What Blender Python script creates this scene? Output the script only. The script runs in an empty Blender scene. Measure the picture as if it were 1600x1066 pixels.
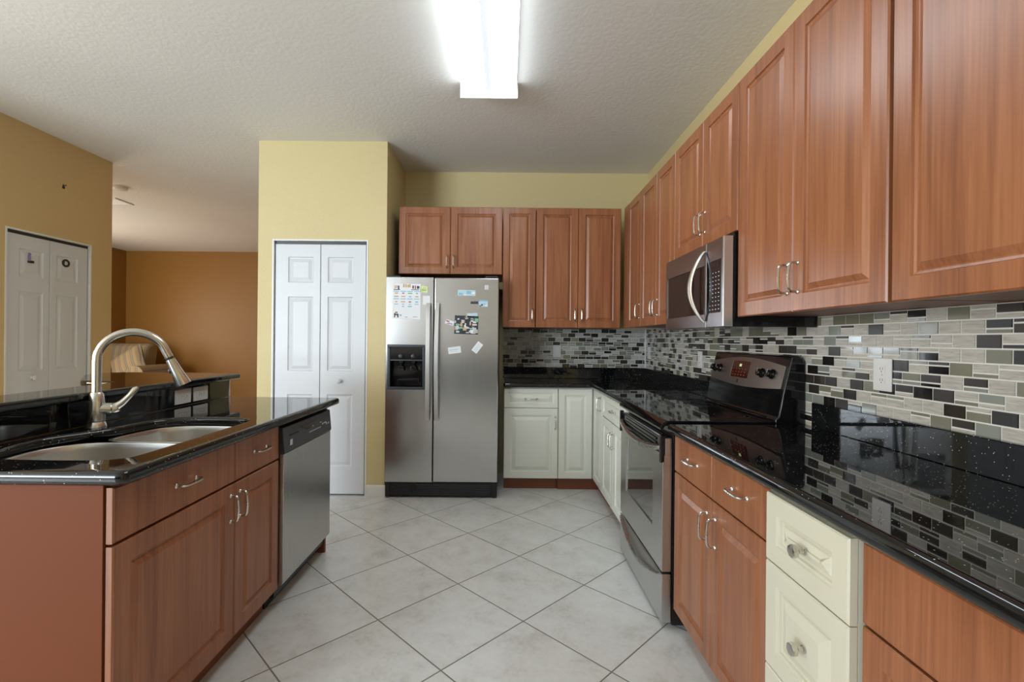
import bpy, bmesh, math, random
from mathutils import Vector, Matrix
random.seed(7)
S = bpy.context.scene
COL = S.collection
PI = math.pi

# ------------------------------------------------------------------ camera
cam_d = bpy.data.cameras.new('camera')
cam = bpy.data.objects.new('camera', cam_d)
COL.objects.link(cam)
cam.location = (0, 0, 1.2727)
cam.rotation_mode = 'QUATERNION'
_look = Matrix.Rotation(math.radians(90), 4, 'X')
cam.rotation_quaternion = (_look @ Matrix.Rotation(0.0094, 4, 'Z')).to_quaternion()
cam_d.sensor_width = 36.0
cam_d.lens = 752.0 * 36.0 / 1600.0
cam_d.shift_x = (800 - 791.2) / 1600.0
cam_d.shift_y = (531.2 - 533.0) / 1600.0
cam_d.clip_start = 0.02
S.camera = cam

# ------------------------------------------------------------------ view / world / daylight
S.view_settings.view_transform = 'Standard'
S.view_settings.look = 'None'
S.view_settings.gamma = 1.0
S.view_settings.use_curve_mapping = False
S.view_settings.exposure = 0.48
W = bpy.data.worlds.new('sky'); S.world = W; W.use_nodes = True
W.node_tree.nodes['Background'].inputs[0].default_value = (0.86, 0.93, 1.0, 1)
W.node_tree.nodes['Background'].inputs[1].default_value = 2.0

def area(name, loc, rot, sx, sy, power, color):
    l = bpy.data.lights.new(name, 'AREA'); l.shape = 'RECTANGLE'; l.size = sx; l.size_y = sy
    l.energy = power; l.color = color
    o = bpy.data.objects.new(name, l); o.location = loc; o.rotation_euler = rot
    COL.objects.link(o); return o
# daylight entering through the rear window and the two living room windows
area('daylight_rear_window', (-4.9, -2.95, 1.45), (math.radians(90), 0, 0), 2.9, 1.9, 250, (0.80, 0.91, 1.0))
area('daylight_living_window', (-7.02, 1.3, 1.5), (0, math.radians(-90), 0), 1.4, 2.2, 65, (1.0, 0.78, 0.52))
area('daylight_hall_window', (-7.02, 6.4, 1.5), (0, math.radians(-90), 0), 1.3, 1.4, 26, (1.0, 0.74, 0.46))

# ------------------------------------------------------------------ materials
def nmat(name):
    m = bpy.data.materials.new(name); m.use_nodes = True
    return m, m.node_tree, m.node_tree.nodes['Principled BSDF']
def pset(b, **k):
    names = {'col': 'Base Color', 'rough': 'Roughness', 'metal': 'Metallic', 'spec': 'Specular IOR Level',
             'coat': 'Coat Weight', 'coatr': 'Coat Roughness', 'em': 'Emission Color', 'ems': 'Emission Strength',
             'ior': 'IOR', 'aniso': 'Anisotropic', 'trans': 'Transmission Weight'}
    for q, v in k.items():
        if q in ('col', 'em') and len(v) == 3: v = (*v, 1)
        b.inputs[names[q]].default_value = v
def node(t, kind, **props):
    n = t.nodes.new(kind)
    for k, v in props.items(): setattr(n, k, v)
    return n
def coords(t, scale=(1, 1, 1), loc=(0, 0, 0), rot=(0, 0, 0)):
    # surfaces never move, so position in the room is used as texture space
    tc = node(t, 'ShaderNodeNewGeometry'); mp = node(t, 'ShaderNodeMapping')
    mp.inputs['Scale'].default_value = scale; mp.inputs['Location'].default_value = loc; mp.inputs['Rotation'].default_value = rot
    t.links.new(tc.outputs['Position'], mp.inputs['Vector']); return mp.outputs['Vector']
def noise(t, vec, scale, detail=2, rough=.5, dist=0):
    n = node(t, 'ShaderNodeTexNoise'); n.inputs['Scale'].default_value = scale; n.inputs['Detail'].default_value = detail
    n.inputs['Roughness'].default_value = rough; n.inputs['Distortion'].default_value = dist
    t.links.new(vec, n.inputs['Vector']); return n.outputs['Fac']
def ramp(t, fac, stops):
    r = node(t, 'ShaderNodeValToRGB'); e = r.color_ramp.elements
    while len(e) < len(stops): e.new(.5)
    for q, (p, c) in zip(e, stops):
        q.position = p; q.color = (*c, 1) if len(c) == 3 else c
    t.links.new(fac, r.inputs['Fac']); return r.outputs['Color']
def bump(t, b, h, strength, dist=.01):
    n = node(t, 'ShaderNodeBump'); n.inputs['Strength'].default_value = strength; n.inputs['Distance'].default_value = dist
    t.links.new(h, n.inputs['Height']); t.links.new(n.outputs['Normal'], b.inputs['Normal'])
def mth(t, op, a, b=None, c=None):
    n = node(t, 'ShaderNodeMath', operation=op)
    for i, v in enumerate((a, b, c)):
        if v is None: continue
        if isinstance(v, (int, float)): n.inputs[i].default_value = v
        else: t.links.new(v, n.inputs[i])
    return n.outputs[0]
def mixc(t, f, a, b):
    n = node(t, 'ShaderNodeMix', data_type='RGBA')
    for s, v in ((n.inputs['Factor'], f), (n.inputs[6], a), (n.inputs[7], b)):
        if isinstance(v, (tuple, float, int)): s.default_value = v if isinstance(v, (float, int)) else (*v, 1)
        else: t.links.new(v, s)
    return n.outputs[2]

def plain(name, col, rough=.5, metal=0, **k):
    m, t, b = nmat(name); pset(b, col=col, rough=rough, metal=metal, **k)
    # slight procedural unevenness
    f = noise(t, coords(t), 35, 2)
    t.links.new(mth(t, 'MULTIPLY_ADD', f, .06, max(0, rough - .03)), b.inputs['Roughness'])
    return m
def wood(name, dark, mid, light, rough=.34):
    m, t, b = nmat(name)
    v1 = coords(t, (1, 1, .055)); v2 = coords(t, (1, 1, .02), (3, 1, 0))
    f1 = noise(t, v1, 22, 4, .6, .6); f2 = noise(t, v2, 130, 3, .6)
    f = mth(t, 'ADD', mth(t, 'MULTIPLY', f1, .62), mth(t, 'MULTIPLY', f2, .38))
    t.links.new(ramp(t, f, [(.36, dark), (.5, mid), (.66, light)]), b.inputs['Base Color'])
    t.links.new(mth(t, 'MULTIPLY_ADD', f2, .10, rough - .05), b.inputs['Roughness'])
    pset(b, coat=.18, coatr=.32)
    bump(t, b, f2, .05, .002)
    return m
def paint(name, col, bumps=.25, scale=90, rough=.6):
    m, t, b = nmat(name); v = coords(t)
    f = noise(t, v, scale, 3, .6); g = noise(t, v, 1.2, 2)
    c2 = tuple(x * .94 for x in col)
    t.links.new(mixc(t, g, col, c2), b.inputs['Base Color'])
    pset(b, rough=rough); bump(t, b, f, bumps, .006)
    return m
def granite(name):
    m, t, b = nmat(name); v = coords(t)
    vo = node(t, 'ShaderNodeTexVoronoi'); vo.inputs['Scale'].default_value = 135; t.links.new(v, vo.inputs['Vector'])
    sp = mth(t, 'LESS_THAN', vo.outputs['Distance'], .19)
    rnd = node(t, 'ShaderNodeSeparateColor'); t.links.new(vo.outputs['Color'], rnd.inputs[0])
    pick = mth(t, 'GREATER_THAN', rnd.outputs[0], .87)
    fl = mth(t, 'MULTIPLY', sp, pick)
    base = mixc(t, noise(t, v, 60, 3), (.004, .0045, .005), (.010, .011, .012))
    t.links.new(mixc(t, fl, base, (.62, .64, .60)), b.inputs['Base Color'])
    pset(b, rough=.03, spec=.55); return m
def steel(name, col=(.60, .60, .59), rough=.26, axis='z', streak=.12):
    m, t, b = nmat(name)
    sc = {'z': (1, 1, .012), 'x': (.012, 1, 1), 'y': (1, .012, 1)}[axis]
    f = noise(t, coords(t, sc), 420, 2); g = noise(t, coords(t), 3, 2)
    t.links.new(mixc(t, mth(t, 'MULTIPLY', f, 1.0), tuple(x * .88 for x in col), col), b.inputs['Base Color'])
    t.links.new(mth(t, 'MULTIPLY_ADD', f, streak, mth(t, 'MULTIPLY_ADD', g, .06, rough - .05)), b.inputs['Roughness'])
    pset(b, metal=1.0); return m
def emis(name, col, strength):
    m, t, b = nmat(name); pset(b, col=(.8, .8, .8), em=col, ems=strength); return m

M = {}
M['cherry'] = wood('cherry_foil', (.205, .068, .026), (.292, .104, .041), (.370, .148, .062), .33)
M['cherry_flat'] = plain('cherry_edge', (.20, .062, .026), .42)
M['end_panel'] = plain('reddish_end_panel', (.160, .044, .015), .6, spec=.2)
M['cabinet_in'] = plain('cabinet_underside', (.16, .075, .045), .6)
M['cream'] = plain('ivory_paint', (.63, .61, .49), .34, coat=.15)
M['white_cab'] = plain('antique_white_paint', (.78, .79, .71), .34, coat=.15)
M['door_white'] = plain('door_white', (.66, .68, .71), .4)
M['trim_white'] = plain('trim_white', (.78, .78, .76), .4)
M['granite'] = granite('black_sparkle_granite')
M['steel'] = steel('brushed_steel_vertical')
M['steel_h'] = steel('brushed_steel_lengthwise', axis='y', rough=.24)
M['steel_sink'] = plain('sink_steel', (.62, .61, .58), .34, 1.0)
M['steel_fridge'] = steel('refrigerator_steel', (.60, .61, .62), .20, 'z', .05)
M['steel_dark'] = steel('microwave_steel', (.34, .31, .30), .30, 'y', .04)
M['nickel'] = plain('brushed_nickel', (.62, .60, .56), .24, 1.0)
M['chrome'] = plain('chrome', (.75, .75, .74), .12, 1.0)
M['silver'] = plain('silver_paint', (.62, .62, .61), .3, .85)
M['black_gloss'] = plain('black_enamel', (.006, .006, .007), .08)
M['black_glass'] = plain('black_glass', (.004, .004, .005), .04)
M['window_glass'] = plain('oven_window_glass', (.02, .021, .02), .03, spec=1.0, coat=1.0, coatr=.02)
M['black'] = plain('black_plastic', (.010, .011, .013), .35)
M['charcoal'] = plain('charcoal_plastic', (.035, .040, .048), .3)
M['shadow'] = plain('dark_recess', (.01, .008, .007), .8)
M['yellow'] = paint('yellow_wall_paint', (.68, .57, .30))
M['pale'] = paint('pale_grey_wall_paint', (.80, .80, .79))
M['tan'] = paint('tan_wall_paint', (.66, .475, .235))  # same yellow wall paint, warm orange bounce light mixed into the colour
M['orange'] = paint('orange_wall_paint', (.27, .120, .016), .1, 60, .42)
M['ceil'] = paint('ceiling_knockdown', (.82, .81, .78), .34, 38, .8)
M['grout'] = paint('tile_grout', (.74, .74, .70), .1, 200, .8)
M['glass_black'] = plain('glass_tile_black', (.013, .011, .010), .09, coat=.5)
M['glass_brown'] = plain('stone_tile_espresso', (.030, .024, .019), .3)
M['glass_olive'] = plain('glass_tile_olive', (.20, .20, .150), .12, coat=.4)
M['glass_sage'] = plain('glass_tile_sage', (.25, .27, .235), .12, coat=.4)
M['plate'] = plain('outlet_plastic', (.74, .75, .74), .3)
M['paper'] = plain('white_paper', (.80, .82, .84), .6)
M['print_blue'] = plain('print_blue', (.25, .50, .66), .6)
M['print_green'] = plain('print_green', (.22, .50, .30), .6)
M['print_dark'] = plain('print_dark', (.045, .045, .06), .6)
M['print_red'] = plain('print_red', (.42, .12, .13), .6)
M['print_tan'] = plain('print_tan', (.60, .42, .24), .6)
M['print_purple'] = plain('print_purple', (.28, .22, .45), .6)
M['sticky'] = plain('yellow_note', (.70, .76, .30), .6)
M['pale_blue'] = plain('pale_blue_card', (.50, .66, .72), .5)
M['lens'] = emis('lit_acrylic', (.84, .94, 1.0), 7.6)
M['strip'] = emis('lit_acrylic_middle', (.72, .84, 1.0), .45)
M['display'] = plain('dim_display', (.02, .012, .008), .12)
M['led'] = emis('green_digits', (.35, .6, .02), .5)
M['red_glass'] = plain('display_glass', (.055, .012, .008), .1)
M['red_print'] = plain('dark_red_print', (.20, .05, .03), .4)
M['brown_panel'] = steel('range_panel_steel', (.40, .36, .33), .34, 'y', .05)
M['dark_wainscot'] = plain('dark_blue_wainscot', (.035, .045, .06), .5)
M['marking'] = plain('white_marking', (.66, .68, .70), .5)

def marble_tile():
    m, t, b = nmat('marble_tile'); v = coords(t, (1, 1, 9))
    f = noise(t, v, 16, 4, .65, .8)
    t.links.new(ramp(t, f, [(.3, (.36, .345, .305)), (.52, (.50, .485, .44)), (.75, (.60, .585, .535))]), b.inputs['Base Color'])
    pset(b, rough=.35); return m
M['marble'] = marble_tile()

def floor_mat():
    m, t, b = nmat('floor_tile'); s = .4641; k = math.sqrt(.5) / s
    g = node(t, 'ShaderNodeNewGeometry'); sx = node(t, 'ShaderNodeSeparateXYZ'); t.links.new(g.outputs['Position'], sx.inputs[0])
    x = mth(t, 'SUBTRACT', sx.outputs[0], -.2397); y = mth(t, 'SUBTRACT', sx.outputs[1], 2.5051)
    a = mth(t, 'MULTIPLY', mth(t, 'ADD', x, y), k); c = mth(t, 'MULTIPLY', mth(t, 'SUBTRACT', x, y), k)
    def edge(q):
        f = mth(t, 'FRACT', mth(t, 'ADD', q, 50)); return mth(t, 'MINIMUM', f, mth(t, 'SUBTRACT', 1.0, f))
    d = mth(t, 'MINIMUM', edge(a), edge(c))
    gm = node(t, 'ShaderNodeMapRange'); gm.inputs[1].default_value = .0050; gm.inputs[2].default_value = .0080
    gm.inputs[3].default_value = 1; gm.inputs[4].default_value = 0; t.links.new(d, gm.inputs[0])
    grout = gm.outputs[0]
    cell = node(t, 'ShaderNodeCombineXYZ')
    t.links.new(mth(t, 'FLOOR', a), cell.inputs[0]); t.links.new(mth(t, 'FLOOR', c), cell.inputs[1])
    wn = node(t, 'ShaderNodeTexWhiteNoise', noise_dimensions='3D'); t.links.new(cell.outputs[0], wn.inputs[0])
    v = coords(t)
    va = node(t, 'ShaderNodeVectorMath', operation='ADD'); t.links.new(v, va.inputs[0])
    vm = node(t, 'ShaderNodeVectorMath', operation='SCALE'); vm.inputs[3].default_value = 9
    t.links.new(wn.outputs[1], vm.inputs[0]); t.links.new(vm.outputs[0], va.inputs[1])
    f1 = noise(t, va.outputs[0], 5.5, 6, .68, .4); f2 = noise(t, va.outputs[0], 55, 3, .6)
    f = mth(t, 'ADD', mth(t, 'MULTIPLY', f1, .75), mth(t, 'MULTIPLY', f2, .25))
    base = ramp(t, f, [(.33, (.58, .57, .53)), (.47, (.69, .69, .665)), (.62, (.75, .755, .74))])
    t.links.new(mixc(t, grout, base, (.20, .185, .16)), b.inputs['Base Color'])
    t.links.new(mth(t, 'MULTIPLY_ADD', grout, .45, .27), b.inputs['Roughness'])
    bump(t, b, mth(t, 'MULTIPLY', grout, -1.0), .35, .004)
    return m
M['floor'] = floor_mat()

def striped_fabric():
    m, t, b = nmat('striped_fabric')
    g = node(t, 'ShaderNodeTexCoord'); sx = node(t, 'ShaderNodeSeparateXYZ'); t.links.new(g.outputs['Object'], sx.inputs[0])
    f = mth(t, 'FRACT', mth(t, 'MULTIPLY', sx.outputs[0], 9.0))
    t.links.new(ramp(t, f, [(0, (.30, .22, .12)), (.3, (.30, .22, .12)), (.38, (.16, .11, .07)), (.5, (.30, .27, .22)), (.62, (.16, .11, .07)), (.7, (.33, .25, .14))]), b.inputs['Base Color'])
    pset(b, rough=.9); bump(t, b, noise(t, coords(t), 200, 2), .2, .003); return m
M['stripe'] = striped_fabric()

# ------------------------------------------------------------------ mesh helpers
class MB:
    def __init__(s): s.v = []; s.f = []; s.m = []; s.cur = 0; s.wn = False
    def add(s, verts, faces):
        o = len(s.v); s.v += [tuple(x) for x in verts]
        for f in faces: s.f.append([o + i for i in f]); s.m.append(s.cur)
        return s
    def bm(s, b):
        b.verts.ensure_lookup_table(); b.verts.index_update()
        s.add([v.co[:] for v in b.verts], [[v.index for v in f.verts] for f in b.faces]); b.free(); return s
    def box(s, x0, x1, y0, y1, z0, z1, bev=0, seg=2):
        x0, x1 = min(x0, x1), max(x0, x1); y0, y1 = min(y0, y1), max(y0, y1); z0, z1 = min(z0, z1), max(z0, z1)
        b = bmesh.new(); bmesh.ops.create_cube(b, size=1)
        for v in b.verts:
            v.co = Vector(((x0 + x1) / 2 + v.co.x * (x1 - x0), (y0 + y1) / 2 + v.co.y * (y1 - y0), (z0 + z1) / 2 + v.co.z * (z1 - z0)))
        if bev: s.wn = True
        if bev: bmesh.ops.bevel(b, geom=list(b.edges), offset=min(bev, .49 * min(x1 - x0, y1 - y0, z1 - z0)), segments=seg, affect='EDGES', profile=.5)
        return s.bm(b)
    def prism(s, pts, a, b_, axis='z', bev=0, seg=2):
        # polygon pts in the two other axes, extruded from a to b_ along axis
        def mk(p, h): return {'z': (p[0], p[1], h), 'y': (p[0], h, p[1]), 'x': (h, p[0], p[1])}[axis]
        b = bmesh.new(); n = len(pts)
        lo = [b.verts.new(mk(p, a)) for p in pts]; hi = [b.verts.new(mk(p, b_)) for p in pts]
        b.faces.new(lo); b.faces.new(hi[::-1])
        for i in range(n): b.faces.new((lo[i], hi[i], hi[(i + 1) % n], lo[(i + 1) % n]))
        bmesh.ops.recalc_face_normals(b, faces=list(b.faces))
        if bev:
            s.wn = True
            es = [e for e in b.edges if e.is_manifold and e.calc_face_angle() > .6]
            bmesh.ops.bevel(b, geom=es, offset=bev, segments=seg, affect='EDGES', profile=.5)
        return s.bm(b)
    def tube(s, path, r, seg=10, squash=None, cap=True):
        P = [Vector(p) for p in path]; n = len(P); rr = r if isinstance(r, (list, tuple)) else [r] * n
        up = None; rings = []
        for i in range(n):
            d = (P[min(i + 1, n - 1)] - P[max(i - 1, 0)]).normalized()
            if up is None:
                up = Vector((0, 0, 1)) if abs(d.z) < .9 else Vector((1, 0, 0))
            a = d.cross(up).normalized(); up = a.cross(d).normalized()
            q = squash or (1, 1)
            rings.append([P[i] + a * math.cos(2 * PI * k / seg) * rr[i] * q[0] + up * math.sin(2 * PI * k / seg) * rr[i] * q[1] for k in range(seg)])
        V = [p for ring in rings for p in ring]; Fc = []
        for i in range(n - 1):
            for k in range(seg):
                k2 = (k + 1) % seg; Fc.append((i * seg + k, i * seg + k2, (i + 1) * seg + k2, (i + 1) * seg + k))
        if cap: Fc.append(tuple(range(seg))[::-1]); Fc.append(tuple((n - 1) * seg + k for k in range(seg)))
        return s.add(V, Fc)
    def lathe(s, o, axis, prof, seg=20, phase=0):
        # prof: (distance along axis, radius)
        o = Vector(o); d = Vector(axis).normalized(); a = d.orthogonal().normalized(); b = d.cross(a)
        V = []; Fc = []
        for (h, r) in prof:
            for k in range(seg):
                t = 2 * PI * k / seg + phase; V.append(o + d * h + (a * math.cos(t) + b * math.sin(t)) * r)
        n = len(prof)
        for i in range(n - 1):
            for k in range(seg):
                k2 = (k + 1) % seg; Fc.append((i * seg + k, i * seg + k2, (i + 1) * seg + k2, (i + 1) * seg + k))
        Fc.append(tuple(range(seg))[::-1]); Fc.append(tuple((n - 1) * seg + k for k in range(seg)))
        return s.add(V, Fc)

def finish(mb, name, mats, parent=None, angle=35, smooth=True, loc=None):
    me = bpy.data.meshes.new(name)
    off = Vector(parent_world(parent)) if parent else (Vector(loc) if loc else Vector((0, 0, 0)))
    me.from_pydata([Vector(v) - off for v in mb.v], [], mb.f)
    if not isinstance(mats, (list, tuple)): mats = [mats]
    for m in mats: me.materials.append(m)
    for p, i in zip(me.polygons, mb.m): p.material_index = i
    b = bmesh.new(); b.from_mesh(me); bmesh.ops.recalc_face_normals(b, faces=list(b.faces)); b.to_mesh(me); b.free()
    if smooth:
        for p in me.polygons: p.use_smooth = True
        me.set_sharp_from_angle(angle=math.radians(angle))
    o = bpy.data.objects.new(name, me); COL.objects.link(o)
    if smooth and mb.wn:
        wn = o.modifiers.new('weighted_normals', 'WEIGHTED_NORMAL'); wn.keep_sharp = True; wn.weight = 100
    if parent: o.parent = parent
    elif loc: o.location = loc
    return o
def parent_world(o):
    p = Vector((0, 0, 0))
    while o: p += Vector(o.location); o = o.parent
    return p
def thing(name, label, cat, loc, group=None):
    o = bpy.data.objects.new(name, None); o.empty_display_size = .1; COL.objects.link(o); o.location = loc
    o['label'] = label; o['category'] = cat
    if group: o['group'] = group
    return o
def tag(o, label, cat, group=None):
    o['label'] = label; o['category'] = cat
    if group: o['group'] = group
    return o
def struct(mb, name, mats, label=None, parent=None, **k):
    o = finish(mb, name, mats, parent, **k)
    if not parent: o['kind'] = 'structure'
    if label: o['label'] = label; o['category'] = name.split('_')[0]
    return o

class Fr:
    """a flat frame: O lower left corner, U along the width, V up, N outward"""
    def __init__(s, O, U, N, V=(0, 0, 1)): s.O = Vector(O); s.U = Vector(U); s.N = Vector(N); s.V = Vector(V)
    def __call__(s, u, v, w=0): return s.O + s.U * u + s.V * v + s.N * w
    def box(s, mb, u0, u1, v0, v1, w0, w1, bev=0, seg=2):
        a = s(u0, v0, w0); b = s(u1, v1, w1); return mb.box(a.x, b.x, a.y, b.y, a.z, b.z, bev, seg)

def slab(mb, fr, w, h, t, rects, prof, e=.004):
    """a board with moulded panels; rects share one column: [(u0,u1,v0,v1),...] from the bottom up"""
    rings = [(0, 0), (0, t - e), (e, t)]
    def ring(u0, u1, v0, v1, d): return [fr(u0, v0, d), fr(u1, v0, d), fr(u1, v1, d), fr(u0, v1, d)]
    V = []; Fc = []
    for ins, d in rings: V += ring(ins, w - ins, ins, h - ins, d)
    for i in range(2):
        for k in range(4): Fc.append((i * 4 + k, i * 4 + (k + 1) % 4, i * 4 + 4 + (k + 1) % 4, i * 4 + 4 + k))
    Fc.append((3, 2, 1, 0)); mb.add(V, Fc)
    def quad(u0, u1, v0, v1): mb.add(ring(u0, u1, v0, v1, t), [(0, 1, 2, 3)])
    if not rects: quad(e, w - e, e, h - e); return mb
    u0, u1 = rects[0][0], rects[0][1]
    quad(e, u0, e, h - e); quad(u1, w - e, e, h - e)
    last = e
    for r in rects:
        quad(u0, u1, last, r[2]); last = r[3]
        V = []; Fc = []
        for ins, d in prof: V += ring(r[0] + ins, r[1] - ins, r[2] + ins, r[3] - ins, t + d)
        n = len(prof)
        for i in range(n - 1):
            for k in range(4): Fc.append((i * 4 + k, i * 4 + (k + 1) % 4, i * 4 + 4 + (k + 1) % 4, i * 4 + 4 + k))
        Fc.append(tuple((n - 1) * 4 + k for k in range(4))); mb.add(V, Fc)
    quad(u0, u1, last, h - e)
    return mb
P_CHERRY = [(0, 0), (.003, -.006), (.009, -.0085), (.012, -.0085), (.028, -.001), (.030, 0)]
P_CREAM = [(0, 0), (.003, -.005), (.009, -.006), (.011, -.012), (.018, -.013), (.021, -.010), (.045, -.001)]
P_DOOR = [(0, 0), (.006, -.007), (.016, -.009), (.020, -.008), (.042, -.002)]

def pull(parent, fr, u, v, length=.098, vertical=True, mat=None, out=.028, r=.0045):
    """bow shaped wire pull"""
    mb = MB(); n = 14; pts = []
    def p(s_, w): return fr(u, v + s_, w) if vertical else fr(u + s_, v, w)
    L = length / 2
    pts = [p(-L, 0), p(-L, out * .55), p(-L * .97, out * .82), p(-L * .88, out * .97)]
    for i in range(n + 1):
        q = -L * .74 + 2 * L * .74 * i / n; pts.append(p(q, out + .004 * (1 - (q / L) ** 2)))
    pts += [p(L * .88, out * .97), p(L * .97, out * .82), p(L, out * .55), p(L, 0)]
    mb.tube(pts, r, 8)
    for sgn in (-1, 1): mb.lathe(p(sgn * L, 0), fr.N, [(0, .0085), (.002, .0085), (.005, .0055), (.007, .0050)], 12)
    for q in (-.006, .006): mb.lathe(p(q - .0015, out + .004), (fr.V if vertical else fr.U), [(0, r), (.0005, r * 1.3), (.0025, r * 1.3), (.003, r)], 10)
    return finish(mb, 'handle', mat or M['nickel'], parent)
def knob(parent, fr, u, v):
    mb = MB(); mb.lathe(fr(u, v, 0), fr.N, [(0, .010), (.002, .010), (.004, .006), (.014, .0055), (.020, .010), (.021, .0155), (.030, .0165), (.033, .0150), (.034, .011)], 8, .3)
    return finish(mb, 'knob', M['nickel'], parent, 20)

# ------------------------------------------------------------------ room shell
ZC = 2.862; XW = 1.33; YB = 4.57; YP = 3.88
struct(MB().box(-7.2, XW + .12, -3.12, 9.1, -.08, 0), 'floor', M['floor'])
struct(MB().box(-7.2, XW + .12, -3.12, 9.1, ZC, ZC + .1), 'ceiling', M['ceil'])
struct(MB().box(XW, XW + .12, -3.0, YB, 0, ZC), 'wall_right', M['yellow'])
struct(MB().box(-1.88, XW + .12, YB, YB + .12, 0, ZC), 'wall_back', M['yellow'])
OX0, OX1, OZ = -1.892, -1.120, 2.068     # pantry opening
PX0, PX1 = -2.008, -.972
w = MB()
w.box(PX0, OX0, YP, YP + .11, 0, ZC); w.box(OX1, PX1, YP, YP + .11, 0, ZC); w.box(OX0, OX1, YP, YP + .11, OZ, ZC)
w.box(PX1 - .11, PX1, YP + .11, YB, 0, ZC); w.box(PX0, PX0 + .11, YP + .11, YB + .12, 0, ZC)
struct(w, 'wall_pantry', M['yellow'])
w = MB()
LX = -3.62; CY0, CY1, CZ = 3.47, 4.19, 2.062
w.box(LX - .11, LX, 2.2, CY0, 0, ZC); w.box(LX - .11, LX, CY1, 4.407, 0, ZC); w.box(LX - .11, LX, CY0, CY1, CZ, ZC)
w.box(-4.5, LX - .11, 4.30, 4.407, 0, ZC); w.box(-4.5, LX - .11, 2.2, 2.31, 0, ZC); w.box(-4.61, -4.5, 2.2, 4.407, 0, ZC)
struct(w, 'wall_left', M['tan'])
struct(MB().box(-7.2, -1.898, 8.95, 9.07, 0, ZC), 'wall_far', M['orange'])
w = MB(); w.box(-7.2, -7.08, .2 - 3.2, .1, 0, ZC); w.box(-7.2, -7.08, 2.5, 5.7, 0, ZC); w.box(-7.2, -7.08, 7.1, 8.95, 0, ZC); w.box(-7.2, -7.08, 5.7, 7.1, 0, .8); w.box(-7.2, -7.08, 5.7, 7.1, 2.2, ZC); w.box(-7.2, -7.08, .1, 2.5, 0, .8); w.box(-7.2, -7.08, .1, 2.5, 2.2, ZC)
struct(w, 'wall_living', M['orange'])
struct(MB().box(-2.008, -1.898, YB + .12, 8.95, 0, ZC), 'wall_living_side', M['orange'])
w = MB(); Y0 = -3.12
w.box(-7.2, -6.4, Y0, -3, 0, ZC); w.box(-6.4, -3.4, Y0, -3, 0, .45); w.box(-6.4, -3.4, Y0, -3, 2.45, ZC)
w.box(-3.4, XW + .12, Y0, -3, 0, ZC)
struct(w, 'wall_rear', M['pale'])
def wframe(name, x0, x1, z0, z1, n):
    f = MB()
    f.box(x0, x1, -3.08, -3.03, z0, z0 + .05); f.box(x0, x1, -3.08, -3.03, z1 - .05, z1)
    for i in range(n + 1):
        x = x0 + (x1 - x0 - .05) * i / n; f.box(x, x + .05, -3.08, -3.03, z0, z1)
    struct(f, name, M['trim_white'])
wframe('window_1', -6.4, -3.4, .45, 2.45, 3)
struct(MB().box(-3.4, XW - .001, -2.999, -2.98, 0, .93), 'trim_1', M['dark_wainscot'])  # unseen dark band, added so the refrigerator steel reflects a darker middle
# baseboards
bprof = [(0, 0), (.014, 0), (.014, .075), (.009, .088), (.005, .093), (0, .093)]
b = MB(); b.prism([(YP - a, z) for a, z in bprof], OX1 + .004, PX1 + .012, 'x')
struct(b, 'baseboard_pantry', M['trim_white'])
b = MB(); b.prism([(YP - a, z) for a, z in bprof], PX0, OX0 - .004, 'x'); struct(b, 'baseboard_pantry_left', M['trim_white'])
b = MB(); b.prism([(LX + a, z) for a, z in bprof], CY1 + .004, 4.407, 'y'); b.prism([(LX + a, z) for a, z in bprof], 2.2, CY0 - .004, 'y'); struct(b, 'baseboard_left', M['trim_white'])
b = MB(); b.prism([(8.95 - a, z) for a, z in bprof], -7.08, -2.01, 'x'); struct(b, 'baseboard_far', M['trim_white'])

def bifold(name, fr, W_, H_, knob_leaf, knob_u, knob_v, label):
    root = bpy.data.objects.new(name, None); COL.objects.link(root); root.location = fr(W_ / 2, 0, -.03); root['kind'] = 'structure'
    root['label'] = label; root['category'] = 'door'
    g = .004; lw = (W_ - 3 * g) / 2 - .004
    for i in range(2):
        u = .006 + i * (lw + g); f2 = Fr(fr(u, .012, -.045), fr.U, fr.N); h = H_ - .036
        a, c = (.285 * lw, lw - .155 * lw) if i == 0 else (.155 * lw, lw - .275 * lw)
        rects = [(a, c, .108 * h, .399 * h), (a, c, .492 * h, .790 * h), (a, c, .846 * h, .949 * h)]
        leaf = finish(slab(MB(), f2, lw, h, .030, rects, P_DOOR, .003), 'door_leaf', M['door_white'], root, smooth=False)
        if i == knob_leaf:
            k = MB().lathe(f2(knob_u, knob_v, .030), fr.N, [(0, .013), (.004, .011), (.012, .009), (.018, .016), (.026, .019), (.033, .017), (.037, .008)], 20)
            finish(k, 'knob', M['door_white'], leaf)
    t = MB(); fr.box(t, .002, W_ - .002, H_ - .022, H_ - .001, -.06, -.02)
    finish(t, 'track', M['charcoal'], root)
    t = MB(); fr.box(t, -.012, .0, 0, H_ + .012, -.11, .003); fr.box(t, W_, W_ + .012, 0, H_ + .012, -.11, .003); fr.box(t, 0, W_, H_, H_ + .012, -.11, .003)
    finish(t, 'jamb', M['trim_white'], root)
    return root
frp = Fr((OX0 + .012, YP, 0), (1, 0, 0), (0, -1, 0))
bifold('door_1', frp, OX1 - OX0 - .024, OZ - .012, 1, .158, .915, 'white bifold pantry door with six moulded panels beside the refrigerator')
frc = Fr((LX, CY0 + .012, 0), (0, 1, 0), (1, 0, 0))
bifold('door_2', frc, CY1 - CY0 - .024, CZ - .012, 0, .20, .935, 'white bifold closet door at the far left behind the raised bar')

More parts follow.
